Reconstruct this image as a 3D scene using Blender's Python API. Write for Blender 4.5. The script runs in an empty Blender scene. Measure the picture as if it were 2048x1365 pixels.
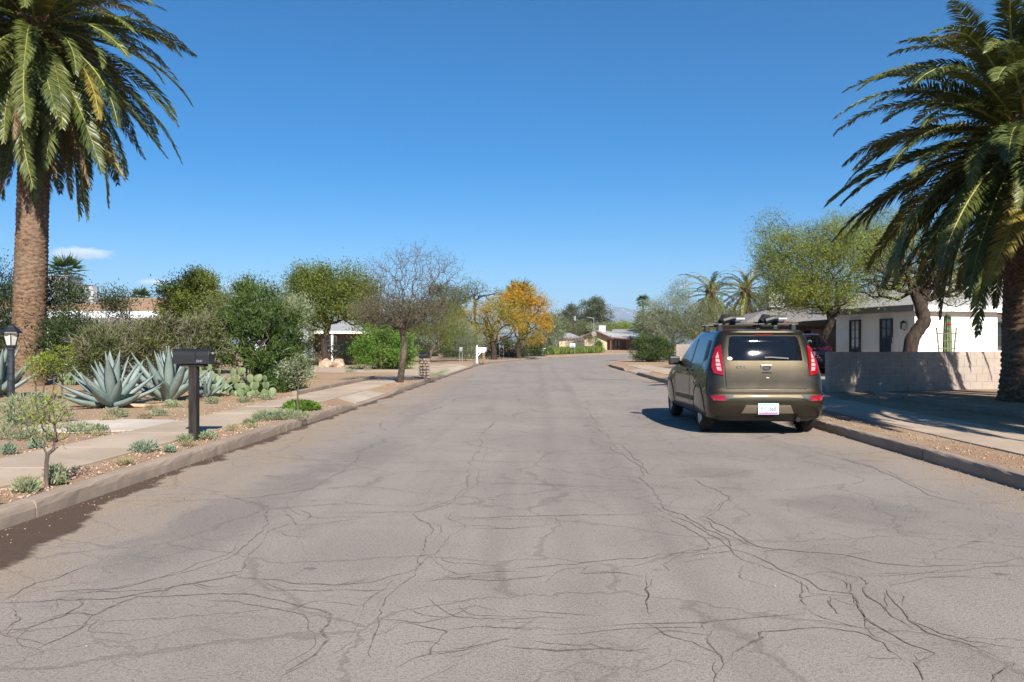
import bpy, bmesh, math, random
import numpy as np
from mathutils import Vector, Matrix, noise as mnoise

scene = bpy.context.scene
col = scene.collection
random.seed(7)
RNG = np.random.default_rng(11)
F, CX, HZ, EYE = 1593.0, 1024.0, 690.0, 1.30      # focal length and horizon of the photograph (2048 px wide)

# ------------------------------------------------------------------ camera, sky, sun, exposure
cam_d = bpy.data.cameras.new('camera')
cam = bpy.data.objects.new('camera', cam_d); col.objects.link(cam)
cam.location = (0, 0, EYE); cam.rotation_euler = (math.radians(90), 0, 0)
cam_d.sensor_width = 36.0; cam_d.lens = 36.0 * F / 2048.0
cam_d.shift_y = (HZ - 682.5) / 2048.0
cam_d.clip_start = 0.1; cam_d.clip_end = 60000
scene.camera = cam

SUN_EL, SUN_AZ = math.radians(34.5), math.radians(163.5)     # azimuth clockwise from +Y
world = bpy.data.worlds.new('World'); scene.world = world; world.use_nodes = True
wn = world.node_tree; wn.nodes.clear()
sky = wn.nodes.new('ShaderNodeTexSky'); sky.sky_type = 'NISHITA'; sky.sun_disc = False
sky.sun_elevation = SUN_EL; sky.sun_rotation = SUN_AZ
sky.altitude = 1500; sky.air_density = 1.0; sky.dust_density = 0.0; sky.ozone_density = 4.0
bg = wn.nodes.new('ShaderNodeBackground'); bg.inputs['Strength'].default_value = 0.067
wo = wn.nodes.new('ShaderNodeOutputWorld')
hs = wn.nodes.new('ShaderNodeHueSaturation'); hs.inputs['Saturation'].default_value = 1.45; hs.inputs['Value'].default_value = 0.95   # the camera's vivid colour
wn.links.new(sky.outputs[0], hs.inputs['Color']); wn.links.new(hs.outputs[0], bg.inputs[0]); wn.links.new(bg.outputs[0], wo.inputs[0])
sun_d = bpy.data.lights.new('sun', 'SUN'); sun_d.energy = 5.0; sun_d.angle = math.radians(0.53); sun_d.color = (1.0, 0.94, 0.85)
sun = bpy.data.objects.new('sun', sun_d); col.objects.link(sun)
to_sun = Vector((math.sin(SUN_AZ) * math.cos(SUN_EL), math.cos(SUN_AZ) * math.cos(SUN_EL), math.sin(SUN_EL)))
sun.rotation_euler = to_sun.to_track_quat('Z', 'Y').to_euler()
sun.location = (10, -30, 30)
scene.view_settings.view_transform = 'Standard'; scene.view_settings.look = 'None'
scene.view_settings.exposure = 0.97; scene.view_settings.gamma = 1.0
scene.view_settings.use_curve_mapping = False

# ------------------------------------------------------------------ helpers
def smooth(a, b, x):
    t = min(1.0, max(0.0, (x - a) / (b - a))); return t * t * (3 - 2 * t)
def zg(Y): return 0.6 * smooth(60, 160, Y)                   # the street climbs gently in the distance
YARD = 0.125
def ground(px, py, lift=0.0):                                # pixel -> point on the ground
    Y = 30.0
    for _ in range(30):
        Y = F * (EYE - zg(Y) - lift) / max(py - HZ, 1.0)
    return Vector(((px - CX) / F * Y, Y, zg(Y) + lift))
def at(px, py, Y): return Vector(((px - CX) / F * Y, Y, EYE + (HZ - py) / F * Y))

def tag(o, label=None, cat=None, group=None, kind=None):
    if label: o['label'] = label
    if cat: o['category'] = cat
    if group: o['group'] = group
    if kind: o['kind'] = kind
    return o
def empty(name, loc=(0, 0, 0), rz=0.0):
    o = bpy.data.objects.new(name, None); col.objects.link(o)
    o.location = loc; o.rotation_euler = (0, 0, rz); o.empty_display_size = 0.2
    return o
def link(name, me, mat=None, parent=None, loc=None, smooth_shade=False):
    o = bpy.data.objects.new(name, me); col.objects.link(o)
    if mat is not None and len(me.materials) == 0: me.materials.append(mat)
    if parent is not None: o.parent = parent
    if loc is not None: o.location = loc
    if smooth_shade:
        me.polygons.foreach_set('use_smooth', [True] * len(me.polygons))
    return o
def mesh_np(name, V, faces_idx, nside):
    """V (n,3); faces_idx (m,nside)"""
    me = bpy.data.meshes.new(name)
    V = np.ascontiguousarray(V, dtype=np.float32); faces_idx = np.ascontiguousarray(faces_idx, dtype=np.int32)
    me.vertices.add(len(V)); me.vertices.foreach_set('co', V.ravel())
    m = len(faces_idx)
    me.loops.add(m * nside); me.loops.foreach_set('vertex_index', faces_idx.ravel())
    me.polygons.add(m)
    me.polygons.foreach_set('loop_start', np.arange(0, m * nside, nside, dtype=np.int32))
    me.update(calc_edges=True)
    return me
class MB:
    """collects simple solids into one mesh"""
    def __init__(s): s.v = []; s.f = []
    def add(s, vs, fs):
        b = len(s.v); s.v += [tuple(v) for v in vs]; s.f += [tuple(b + i for i in f) for f in fs]
    def box(s, c, size, rz=0.0, rot=None):
        hx, hy, hz = size[0] / 2, size[1] / 2, size[2] / 2
        R = rot if rot is not None else Matrix.Rotation(rz, 3, 'Z')
        c = Vector(c)
        vs = [c + R @ Vector((x * hx, y * hy, z * hz)) for x in (-1, 1) for y in (-1, 1) for z in (-1, 1)]
        s.add(vs, [(0, 1, 3, 2), (4, 6, 7, 5), (0, 4, 5, 1), (2, 3, 7, 6), (0, 2, 6, 4), (1, 5, 7, 3)])
        return s
    def tube(s, pts, rad, n=8, cap=True):
        pts = [Vector(p) for p in pts]
        if not hasattr(rad, '__len__'): rad = [rad] * len(pts)
        rings = []; u = None
        for i, p in enumerate(pts):
            d = (pts[min(i + 1, len(pts) - 1)] - pts[max(i - 1, 0)]).normalized()
            if u is None: a = Vector((0, 0, 1)) if abs(d.z) < 0.9 else Vector((1, 0, 0)); u = d.cross(a).normalized()
            else: u = (u - d * u.dot(d)).normalized()
            w = d.cross(u)
            rings.append([p + (u * math.cos(2 * math.pi * k / n) + w * math.sin(2 * math.pi * k / n)) * rad[i] for k in range(n)])
        vs = [v for r in rings for v in r]; fs = []
        for i in range(len(pts) - 1):
            for k in range(n):
                fs.append((i * n + k, i * n + (k + 1) % n, (i + 1) * n + (k + 1) % n, (i + 1) * n + k))
        if cap:
            fs.append(tuple(range(n))[::-1]); fs.append(tuple((len(pts) - 1) * n + k for k in range(n)))
        s.add(vs, fs); return s
    def prism(s, poly, z0, z1):
        n = len(poly)
        vs = [(p[0], p[1], z0) for p in poly] + [(p[0], p[1], z1) for p in poly]
        s.add(vs, [tuple(range(n))[::-1], tuple(range(n, 2 * n))] + [(i, (i + 1) % n, n + (i + 1) % n, n + i) for i in range(n)])
        return s
    def build(s, name, mat, parent=None, loc=None, bevel=0.0, smooth_shade=False):
        me = bpy.data.meshes.new(name); me.from_pydata(s.v, [], s.f)
        bm = bmesh.new(); bm.from_mesh(me)
        bmesh.ops.recalc_face_normals(bm, faces=bm.faces)
        if bevel > 0:
            bmesh.ops.bevel(bm, geom=[e for e in bm.edges if e.calc_face_angle(0) > 0.5], offset=bevel, segments=2, affect='EDGES', profile=0.6)
        bm.to_mesh(me); bm.free(); me.update()
        return link(name, me, mat, parent, loc, smooth_shade)
def boxo(name, c, size, mat, parent=None, rz=0.0, bevel=0.0): return MB().box(c, size, rz).build(name, mat, parent, bevel=bevel)
def copy_tree(o, parent=None):
    c = o.copy(); col.objects.link(c); c.parent = parent
    for ch in list(o.children): copy_tree(ch, c)
    return c

# ------------------------------------------------------------------ materials
class NT:
    def __init__(s, name):
        s.m = bpy.data.materials.new(name); s.m.use_nodes = True
        s.t = s.m.node_tree; s.t.nodes.clear()
        s.out = s.n('ShaderNodeOutputMaterial')
    def n(s, typ, **kw):
        nd = s.t.nodes.new(typ)
        for k, v in kw.items(): setattr(nd, k, v)
        return nd
    def L(s, a, b): s.t.links.new(a, b)
    def setin(s, sock, v):
        if hasattr(v, 'is_linked') or isinstance(v, bpy.types.NodeSocket): s.L(v, sock)
        else: sock.default_value = v
    def math(s, op, a, b=0.0, c=0.0, clamp=False):
        nd = s.n('ShaderNodeMath', operation=op, use_clamp=clamp)
        for i, v in enumerate((a, b, c)): s.setin(nd.inputs[i], v)
        return nd.outputs[0]
    def mix(s, f, a, b, mode='MIX'):
        nd = s.n('ShaderNodeMix', data_type='RGBA', blend_type=mode)
        s.setin(nd.inputs[0], f)
        for i, v in ((6, a), (7, b)):
            if isinstance(v, tuple): v = (*v[:3], 1.0)
            s.setin(nd.inputs[i], v)
        return nd.outputs[2]
    def noise(s, vec, scale, detail=3.0, rough=0.55, dist=0.0):
        nd = s.n('ShaderNodeTexNoise'); nd.inputs['Scale'].default_value = scale
        nd.inputs['Detail'].default_value = detail; nd.inputs['Roughness'].default_value = rough; nd.inputs['Distortion'].default_value = dist
        if vec is not None: s.L(vec, nd.inputs['Vector'])
        return nd.outputs[0], nd.outputs[1]
    def ramp(s, f, a, b):        # smooth 0..1 between a and b
        nd = s.n('ShaderNodeMapRange', interpolation_type='SMOOTHSTEP')
        s.setin(nd.inputs[0], f); s.setin(nd.inputs[1], a); s.setin(nd.inputs[2], b)
        return nd.outputs[0]
    def mapping(s, vec, scale=(1, 1, 1), rot=(0, 0, 0), loc=(0, 0, 0)):
        nd = s.n('ShaderNodeMapping'); s.L(vec, nd.inputs[0])
        nd.inputs[1].default_value = loc; nd.inputs[2].default_value = rot; nd.inputs[3].default_value = scale
        return nd.outputs[0]
    def bump(s, h, strength=0.4, dist=0.01):
        nd = s.n('ShaderNodeBump'); nd.inputs['Strength'].default_value = strength; nd.inputs['Distance'].default_value = dist
        s.L(h, nd.inputs['Height']); return nd.outputs[0]
    def bsdf(s, color, rough=0.6, metal=0.0, spec=0.4, normal=None, coat=0.0, **kw):
        b = s.n('ShaderNodeBsdfPrincipled')
        if isinstance(color, tuple): color = (*color[:3], 1.0)
        s.setin(b.inputs['Base Color'], color); s.setin(b.inputs['Roughness'], rough)
        b.inputs['Metallic'].default_value = metal; b.inputs['Specular IOR Level'].default_value = spec
        b.inputs['Coat Weight'].default_value = coat
        if normal is not None: s.L(normal, b.inputs['Normal'])
        for k, v in kw.items(): s.setin(b.inputs[k.replace('_', ' ')], v)
        return b.outputs[0]
    def done(s, shader): s.L(shader, s.out.inputs[0]); return s.m
    def obj(s): return s.n('ShaderNodeTexCoord').outputs['Object']
    def wpos(s): return s.n('ShaderNodeNewGeometry').outputs['Position']

def plain(name, c, rough=0.6, metal=0.0, spec=0.4, coat=0.0, var=0.18, scale=6.0, bump=0.0, bscale=40.0):
    t = NT(name); p = t.obj()
    f, _ = t.noise(p, scale, 4)
    dark = tuple(x * (1 - var) for x in c); light = tuple(min(1, x * (1 + var)) for x in c)
    colr = t.mix(t.ramp(f, 0.3, 0.7), dark, light)
    nrm = None
    if bump > 0:
        g, _ = t.noise(p, bscale, 3); nrm = t.bump(g, bump, 0.01)
    return t.done(t.bsdf(colr, rough, metal, spec, nrm, coat))
def leafmat(name, c1, c2, trans=0.28, rough=0.5, spec=0.35, nscale=1.3, c3=None):
    t = NT(name)
    g = t.n('ShaderNodeNewGeometry')
    colr = t.mix(g.outputs['Random Per Island'], c1, c2)
    f, _ = t.noise(g.outputs['Position'], nscale, 3)
    c3 = c3 or tuple(0.62 * a for a in c1)
    colr = t.mix(t.math('MULTIPLY', t.ramp(f, 0.42, 0.68), 0.7), colr, c3)
    b = t.bsdf(colr, rough, 0, spec)
    tr = t.n('ShaderNodeBsdfTranslucent'); t.L(colr, tr.inputs[0])
    mx = t.n('ShaderNodeMixShader'); mx.inputs[0].default_value = trans
    t.L(b, mx.inputs[1]); t.L(tr.outputs[0], mx.inputs[2])
    return t.done(mx.outputs[0])

def bark(name, c, var=0.4, scale=(14, 14, 3)):
    t = NT(name); p = t.mapping(t.obj(), scale)
    f, _ = t.noise(p, 1.0, 5, 0.65)
    colr = t.mix(t.ramp(f, 0.3, 0.7), tuple(x * (1 - var) for x in c), tuple(x * (1 + var) for x in c))
    return t.done(t.bsdf(colr, 0.9, 0, 0.15, t.bump(f, 0.8, 0.03)))

M = {}
M['bark_grey'] = bark('bark_grey', (0.115, 0.088, 0.068))
M['bark_dark'] = bark('bark_dark', (0.048, 0.035, 0.028))
M['bark_pale'] = bark('bark_pale', (0.25, 0.21, 0.17))
M['twig'] = plain('twig', (0.085, 0.066, 0.052), 0.9, var=0.3)
def palm_trunk_mat():
    t = NT('palm_trunk'); p = t.obj()
    f, _ = t.noise(t.mapping(p, (9, 9, 16)), 1.0, 5, 0.7)
    g, _ = t.noise(p, 0.7, 3)
    c = t.mix(t.ramp(f, 0.32, 0.66), (0.065, 0.040, 0.026), (0.235, 0.150, 0.095))
    c = t.mix(t.math('MULTIPLY', t.ramp(g, 0.45, 0.7), 0.5), c, (0.22, 0.17, 0.13))
    return t.done(t.bsdf(c, 0.95, 0, 0.1, t.bump(f, 0.9, 0.03)))
M['palm_trunk'] = palm_trunk_mat()
M['frond_green'] = leafmat('frond_green', (0.070, 0.095, 0.022), (0.135, 0.150, 0.035), 0.2, 0.42, 0.45, 0.6, (0.040, 0.066, 0.022))
M['frond_yellow'] = leafmat('frond_yellow', (0.20, 0.17, 0.035), (0.32, 0.23, 0.04), 0.25, 0.5, 0.3, 1.0, (0.12, 0.13, 0.03))
M['frond_dead'] = leafmat('frond_dead', (0.20, 0.13, 0.075), (0.30, 0.21, 0.13), 0.12, 0.8, 0.1, 1.0)
M['rachis'] = plain('rachis', (0.26, 0.25, 0.07), 0.5)
M['leaf_oleander'] = leafmat('leaf_oleander', (0.040, 0.075, 0.016), (0.105, 0.150, 0.032), c3=(0.018, 0.034, 0.010))
M['leaf_bright'] = leafmat('leaf_bright', (0.072, 0.156, 0.019), (0.169, 0.273, 0.039))
M['leaf_yellowgreen'] = leafmat('leaf_yellowgreen', (0.095, 0.130, 0.016), (0.185, 0.215, 0.030), c3=(0.045, 0.068, 0.012))
M['leaf_mesquite'] = leafmat('leaf_mesquite', (0.19, 0.24, 0.025), (0.30, 0.35, 0.05), 0.4)
M['leaf_olive'] = leafmat('leaf_olive', (0.117, 0.137, 0.052), (0.195, 0.208, 0.078))
M['leaf_sage'] = leafmat('leaf_sage', (0.169, 0.208, 0.111), (0.273, 0.312, 0.182))
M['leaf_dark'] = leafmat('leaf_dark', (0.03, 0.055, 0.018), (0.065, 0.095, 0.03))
M['leaf_hedge'] = leafmat('leaf_hedge', (0.065, 0.090, 0.022), (0.165, 0.175, 0.055), c3=(0.028, 0.040, 0.014))
M['leaf_pine'] = leafmat('leaf_pine', (0.078, 0.098, 0.046), (0.130, 0.150, 0.072))
M['leaf_gold'] = leafmat('leaf_gold', (0.50, 0.25, 0.015), (0.60, 0.31, 0.02), 0.3, 0.6)
M['leaf_goldgreen'] = leafmat('leaf_goldgreen', (0.19, 0.205, 0.02), (0.32, 0.28, 0.03), 0.3, 0.6)
M['leaf_grass'] = leafmat('leaf_grass', (0.12, 0.18, 0.03), (0.22, 0.27, 0.06), 0.35, 0.6)
M['leaf_dry'] = leafmat('leaf_dry', (0.28, 0.25, 0.13), (0.40, 0.35, 0.20), 0.25, 0.7)
M['leaf_grey'] = leafmat('leaf_grey', (0.22, 0.20, 0.17), (0.32, 0.29, 0.25), 0.1, 0.8)
M['leaf_weed'] = leafmat('leaf_weed', (0.20, 0.24, 0.13), (0.31, 0.34, 0.20), 0.25, 0.7)
M['leaf_weedblue'] = leafmat('leaf_weedblue', (0.17, 0.24, 0.16), (0.27, 0.34, 0.24), 0.25, 0.7)
def agave_mat():
    t = NT('agave_leaf'); p = t.obj()
    f, _ = t.noise(t.mapping(p, (3, 3, 9)), 1.0, 4, 0.6)
    o = t.n('ShaderNodeObjectInfo')
    c = t.mix(t.ramp(f, 0.3, 0.7), (0.125, 0.175, 0.172), (0.21, 0.265, 0.25))
    c = t.mix(t.math('MULTIPLY', o.outputs['Random'], 0.35), c, (0.25, 0.27, 0.20))
    return t.done(t.bsdf(c, 0.55, 0, 0.3))
M['agave'] = agave_mat()
def pad_mat():
    t = NT('cactus_pad'); p = t.obj()
    v = t.n('ShaderNodeTexVoronoi'); v.inputs['Scale'].default_value = 16; t.L(p, v.inputs['Vector'])
    o = t.n('ShaderNodeObjectInfo')
    c = t.mix(o.outputs['Random'], (0.105, 0.150, 0.070), (0.175, 0.210, 0.105))
    c = t.mix(t.ramp(v.outputs[0], 0.16, 0.08), c, (0.40, 0.36, 0.22))
    return t.done(t.bsdf(c, 0.6, 0, 0.25))
M['pad'] = pad_mat()
M['black_metal'] = plain('black_metal', (0.012, 0.012, 0.013), 0.45, 0.0, 0.5)
M['grey_metal'] = plain('grey_metal', (0.32, 0.33, 0.34), 0.5, 0.4)
M['lamp_paint'] = plain('lamp_paint', (0.022, 0.028, 0.036), 0.55, 0, 0.4, var=0.5, scale=18)
M['lamp_glass'] = plain('lamp_glass', (0.55, 0.53, 0.47), 0.25, 0, 0.5, var=0.1)
M['white_paint'] = plain('white_paint', (0.72, 0.72, 0.70), 0.5, var=0.05)
M['wood_brown'] = bark('wood_brown', (0.20, 0.13, 0.085), 0.25, (10, 10, 2))
M['wood_dark'] = bark('wood_dark', (0.03, 0.026, 0.024), 0.4, (20, 20, 3))
M['stucco_white'] = plain('stucco_white', (0.76, 0.74, 0.68), 0.9, spec=0.15, var=0.06, scale=1.2, bump=0.25, bscale=60)
M['stucco_tan'] = plain('stucco_tan', (0.50, 0.39, 0.27), 0.9, spec=0.15, var=0.1, scale=1.2, bump=0.2, bscale=60)
M['stucco_brown'] = plain('stucco_brown', (0.30, 0.19, 0.12), 0.9, spec=0.15, var=0.12, scale=1.2)
M['wall_blue'] = plain('wall_blue', (0.60, 0.67, 0.76), 0.8, var=0.05)
M['brick_dark'] = plain('brick_dark', (0.16, 0.10, 0.075), 0.9, var=0.25, scale=5)
M['fascia_grey'] = plain('fascia_grey', (0.20, 0.19, 0.185), 0.8, var=0.1)
M['fascia_red'] = plain('fascia_red', (0.125, 0.060, 0.045), 0.7)
def shingle(name, c, rows=7.0):
    t = NT(name); p = t.obj()
    b = t.n('ShaderNodeTexBrick'); t.L(t.mapping(p, (1, 1, 1)), b.inputs['Vector'])
    b.inputs['Scale'].default_value = 3.3; b.inputs['Mortar Size'].default_value = 0.03
    b.inputs['Color1'].default_value = (*[x * 0.85 for x in c], 1); b.inputs['Color2'].default_value = (*[min(1, x * 1.1) for x in c], 1)
    b.inputs['Mortar'].default_value = (*[x * 0.45 for x in c], 1)
    f, _ = t.noise(p, 0.8, 4)
    cc = t.mix(t.math('MULTIPLY', t.ramp(f, 0.4, 0.7), 0.4), b.outputs[0], tuple(x * 0.75 for x in c))
    return t.done(t.bsdf(cc, 0.9, 0, 0.15))
M['roof_brown'] = shingle('roof_brown', (0.36, 0.225, 0.145))
M['roof_grey'] = shingle('roof_grey', (0.40, 0.39, 0.385))
M['roof_white'] = shingle('roof_white', (0.34, 0.34, 0.35))
M['glass_dark'] = plain('glass_dark', (0.015, 0.018, 0.022), 0.04, 0, 0.6, var=0.05)
M['glass_blue'] = plain('glass_blue', (0.05, 0.07, 0.10), 0.1, 0, 0.6, var=0.1)
M['frame_dark'] = plain('frame_dark', (0.045, 0.05, 0.06), 0.6)
def concrete(name, c, crack=True):
    t = NT(name); p = t.wpos()
    f, _ = t.noise(p, 0.9, 5, 0.6); g, _ = t.noise(p, 55, 3, 0.7); h, _ = t.noise(p, 7, 4, 0.6)
    cc = t.mix(t.ramp(f, 0.32, 0.68), tuple(x * 0.84 for x in c), tuple(x * 1.1 for x in c))
    cc = t.mix(t.math('MULTIPLY', t.ramp(h, 0.52, 0.72), 0.35), cc, tuple(x * 0.66 for x in c))
    cc = t.mix(t.math('MULTIPLY', t.ramp(g, 0.5, 0.75), 0.3), cc, tuple(x * 0.7 for x in c))
    return t.done(t.bsdf(cc, 0.9, 0, 0.15, t.bump(g, 0.35, 0.006)))
M['sidewalk'] = concrete('sidewalk_concrete', (0.41, 0.325, 0.245))
M['kerb'] = concrete('kerb_concrete', (0.30, 0.235, 0.185))
M['apron'] = concrete('apron_concrete', (0.42, 0.35, 0.275))
M['joint'] = plain('joint_dirt', (0.16, 0.11, 0.075), 0.95)
M['block'] = concrete('block_concrete', (0.36, 0.30, 0.255))
M['mortar'] = concrete('mortar', (0.46, 0.40, 0.34))
def dirt(name, base, red, tan):
    t = NT(name); p = t.wpos()
    f, _ = t.noise(p, 0.35, 5, 0.6, 0.4); g, _ = t.noise(p, 26, 4, 0.75); h, _ = t.noise(p, 2.6, 5, 0.7)
    k, _ = t.noise(p, 85, 2, 0.7)
    cc = t.mix(t.ramp(f, 0.42, 0.58), base, red)
    cc = t.mix(t.math('MULTIPLY', t.ramp(h, 0.48, 0.68), 0.7), cc, tan)
    cc = t.mix(t.math('MULTIPLY', t.ramp(g, 0.5, 0.7), 0.55), cc, tuple(x * 0.5 for x in base))
    cc = t.mix(t.math('MULTIPLY', t.ramp(k, 0.58, 0.75), 0.5), cc, tuple(min(1, x * 1.6) for x in tan))
    return t.done(t.bsdf(cc, 0.95, 0, 0.1, t.bump(g, 0.8, 0.03)))
M['yard'] = dirt('yard_gravel', (0.36, 0.255, 0.165), (0.33, 0.21, 0.135), (0.43, 0.325, 0.225))
M['terrain'] = dirt('terrain_dirt', (0.33, 0.24, 0.165), (0.30, 0.20, 0.13), (0.38, 0.29, 0.20))

def road_mat():
    t = NT('asphalt'); uv = t.n('ShaderNodeTexCoord').outputs['UV']
    sep = t.n('ShaderNodeSeparateXYZ'); t.L(uv, sep.inputs[0]); u, v = sep.outputs[0], sep.outputs[1]
    big, _ = t.noise(uv, 0.30, 4, 0.55, 0.5)
    med, _ = t.noise(uv, 1.3, 5, 0.6)
    strk, _ = t.noise(t.mapping(uv, (1.5, 0.10, 1)), 1.0, 3, 0.6)
    fine, _ = t.noise(uv, 60, 3, 0.8)
    agg, _ = t.noise(uv, 190, 2, 0.7)
    c = t.mix(t.ramp(big, 0.36, 0.66), (0.284, 0.246, 0.214), (0.236, 0.206, 0.181))
    c = t.mix(t.math('MULTIPLY', t.ramp(med, 0.46, 0.70), 0.40), c, (0.196, 0.169, 0.148))
    c = t.mix(t.math('MULTIPLY', t.ramp(strk, 0.5, 0.68), 0.55), c, (0.195, 0.167, 0.147))
    for cu in (3.95, 4.62):                       # faint wheel tracks
        dd = t.math('ABSOLUTE', t.math('SUBTRACT', t.math('ADD', u, t.math('MULTIPLY', t.math('SUBTRACT', big, 0.5), 0.25)), cu))
        c = t.mix(t.math('MULTIPLY', t.ramp(dd, 0.20, 0.03), 0.26), c, (0.15, 0.13, 0.118))
    # two long patches where the binder has worn dark
    def blob(cu, cv, ru, rv, amt):
        a = t.math('POWER', t.math('DIVIDE', t.math('SUBTRACT', u, cu), ru), 2.0)
        b = t.math('POWER', t.math('DIVIDE', t.math('SUBTRACT', v, cv), rv), 2.0)
        d = t.math('ADD', t.math('ADD', a, b), t.math('MULTIPLY', t.math('SUBTRACT', med, 0.5), 4.0))
        return t.math('MULTIPLY', t.ramp(d, 1.2, 0.0), amt)
    for cu, cv, ru, rv, am in ((1.45, 6.2, 0.42, 2.4, 0.42), (1.75, 9.5, 0.42, 2.2, 0.3), (6.3, 6.5, 0.55, 0.8, 0.38), (5.6, 8.3, 0.4, 0.5, 0.3), (2.7, 5.0, 0.5, 0.7, 0.2)):
        c = t.mix(blob(cu, cv, ru, rv, am), c, (0.085, 0.077, 0.074))
    # sandy margins
    edge = t.math('ADD', t.ramp(u, 1.7, 0.3), t.ramp(u, 7.2, 8.1))
    edge = t.math('MULTIPLY', edge, t.ramp(med, 0.25, 0.6))
    c = t.mix(t.math('MULTIPLY', edge, 0.85, clamp=True), c, (0.325, 0.238, 0.160))
    # aggregate
    c = t.mix(t.math('MULTIPLY', t.ramp(fine, 0.46, 0.62), 0.50), c, (0.095, 0.080, 0.070))
    c = t.mix(t.math('MULTIPLY', t.ramp(agg, 0.53, 0.67), 0.72), c, (0.52, 0.45, 0.385))
    # oil spots
    sp, _ = t.noise(t.mapping(uv, (1.0, 1.8, 1)), 2.3, 2, 0.5)
    c = t.mix(t.math('MULTIPLY', t.ramp(sp, 0.70, 0.76), 0.55), c, (0.075, 0.06, 0.05))
    # damp silt in the gutter
    n1, _ = t.noise(t.mapping(uv, (0.6, 0.9, 1)), 1.0, 5, 0.6); n2, _ = t.noise(uv, 5.0, 4, 0.6)
    wid = t.math('ADD', 0.12, t.math('MULTIPLY', t.ramp(v, 7.8, 3.2), 0.70))
    wid = t.math('ADD', wid, t.math('MULTIPLY', t.math('SUBTRACT', n1, 0.5), 0.75))
    wid = t.math('ADD', wid, t.math('MULTIPLY', t.math('SUBTRACT', n2, 0.5), 0.30))
    st = t.ramp(t.math('SUBTRACT', u, wid), 0.05, -0.03)
    c = t.mix(t.math('MULTIPLY', st, 0.93), c, t.mix(t.ramp(agg, 0.55, 0.72), (0.062, 0.036, 0.024), (0.20, 0.14, 0.095)))
    # fine map cracking
    _, wob = t.noise(uv, 1.8, 4, 0.65)
    wv = t.n('ShaderNodeVectorMath', operation='MULTIPLY_ADD'); t.L(wob, wv.inputs[0]); wv.inputs[1].default_value = (0.5, 0.5, 0); t.L(uv, wv.inputs[2])
    vo = t.n('ShaderNodeTexVoronoi', feature='DISTANCE_TO_EDGE'); vo.inputs['Scale'].default_value = 0.62; t.L(t.mapping(wv.outputs[0], (0.8, 1.15, 1)), vo.inputs['Vector'])
    vo2 = t.n('ShaderNodeTexVoronoi', feature='DISTANCE_TO_EDGE'); vo2.inputs['Scale'].default_value = 2.4; t.L(wv.outputs[0], vo2.inputs['Vector'])
    far = t.ramp(v, 9.0, 14.0)
    cr = t.math('MULTIPLY', t.ramp(vo.outputs[0], 0.012, 0.002), t.math('ADD', 0.28, t.math('MULTIPLY', far, 0.26)))
    m2 = t.ramp(big, 0.38, 0.54)
    cr2 = t.math('MULTIPLY', t.math('MULTIPLY', t.ramp(vo2.outputs[0], 0.030, 0.004), m2), 0.22)
    crk = t.math('MAXIMUM', cr, cr2)
    c = t.mix(crk, c, (0.085, 0.068, 0.056))
    hgt = t.math('SUBTRACT', t.math('ADD', t.math('MULTIPLY', fine, 0.7), t.math('MULTIPLY', agg, 0.6)), t.math('MULTIPLY', crk, 1.5))
    return t.done(t.bsdf(c, 0.85, 0, 0.25, t.bump(hgt, 0.55, 0.010)))
M['road'] = road_mat()
def crack_mat():
    t = NT('crack_fill'); p = t.wpos(); f, _ = t.noise(p, 22, 4, 0.7)
    c = t.mix(t.ramp(f, 0.38, 0.62), (0.120, 0.102, 0.088), (0.235, 0.203, 0.176))
    return t.done(t.bsdf(c, 0.95, 0, 0.05))
M['crack'] = crack_mat()
M['stone'] = plain('stone', (0.40, 0.29, 0.20), 0.95, var=0.35, scale=3, bump=0.5, bscale=12)
def gravel_mat():
    t = NT('gravel_stone'); g = t.n('ShaderNodeNewGeometry')
    c = t.mix(g.outputs['Random Per Island'], (0.28, 0.165, 0.11), (0.46, 0.35, 0.26))
    return t.done(t.bsdf(c, 0.95, 0, 0.1))
M['gravel'] = gravel_mat()

# ------------------------------------------------------------------ the street: terrain, road, kerbs, pavements, yards
def catmull(pts, k=4):
    out = []
    P = [np.array(p, float) for p in pts]
    for i in range(len(P) - 1):
        p0 = P[max(i - 1, 0)]; p1 = P[i]; p2 = P[i + 1]; p3 = P[min(i + 2, len(P) - 1)]
        for j in range(k):
            t = j / k
            out.append(0.5 * ((2 * p1) + (p2 - p0) * t + (2 * p0 - 5 * p1 + 4 * p2 - p3) * t * t + (3 * p1 - p0 - 3 * p2 + p3) * t ** 3))
    out.append(P[-1]); return out
def xl(Y): return -3.75 + 0.03 * Y
def xr(Y): return 4.35 + 0.03 * Y
kn = 30
Lp = [(xl(y), y) for y in np.linspace(-12, 48, kn)] + [(-1.85, 54), (-0.75, 60.5), (0.8, 67), (2.8, 74), (6.0, 82), (10, 90), (15.5, 97), (23, 103), (33, 108)]
Rp = [(xr(y), y) for y in np.linspace(-12, 46, kn)] + [(6.0, 50), (6.6, 54.5), (7.7, 59), (9.4, 63), (11.8, 67), (15, 71), (19, 75), (25, 79), (35, 83)]
LK = catmull(Lp, 3); RK = catmull(Rp, 3)
def drop_left(Y):   # kerb height factor at the left driveways
    return 1 - (smooth(15.2, 17.2, Y) - smooth(20.4, 22.2, Y)) * 0.82 - (smooth(32, 33.5, Y) - smooth(46, 47.5, Y)) * 0.75
def drop_right(Y):
    return 1 - (smooth(34, 35, Y) - smooth(39, 40, Y)) * 0.85 - (smooth(48, 49, Y) - smooth(55, 56.5, Y)) * 0.8 - (smooth(21.2, 22.4, Y) - smooth(25.5, 26.4, Y)) * 0.8
KH, KW = 0.132, 0.15

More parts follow.
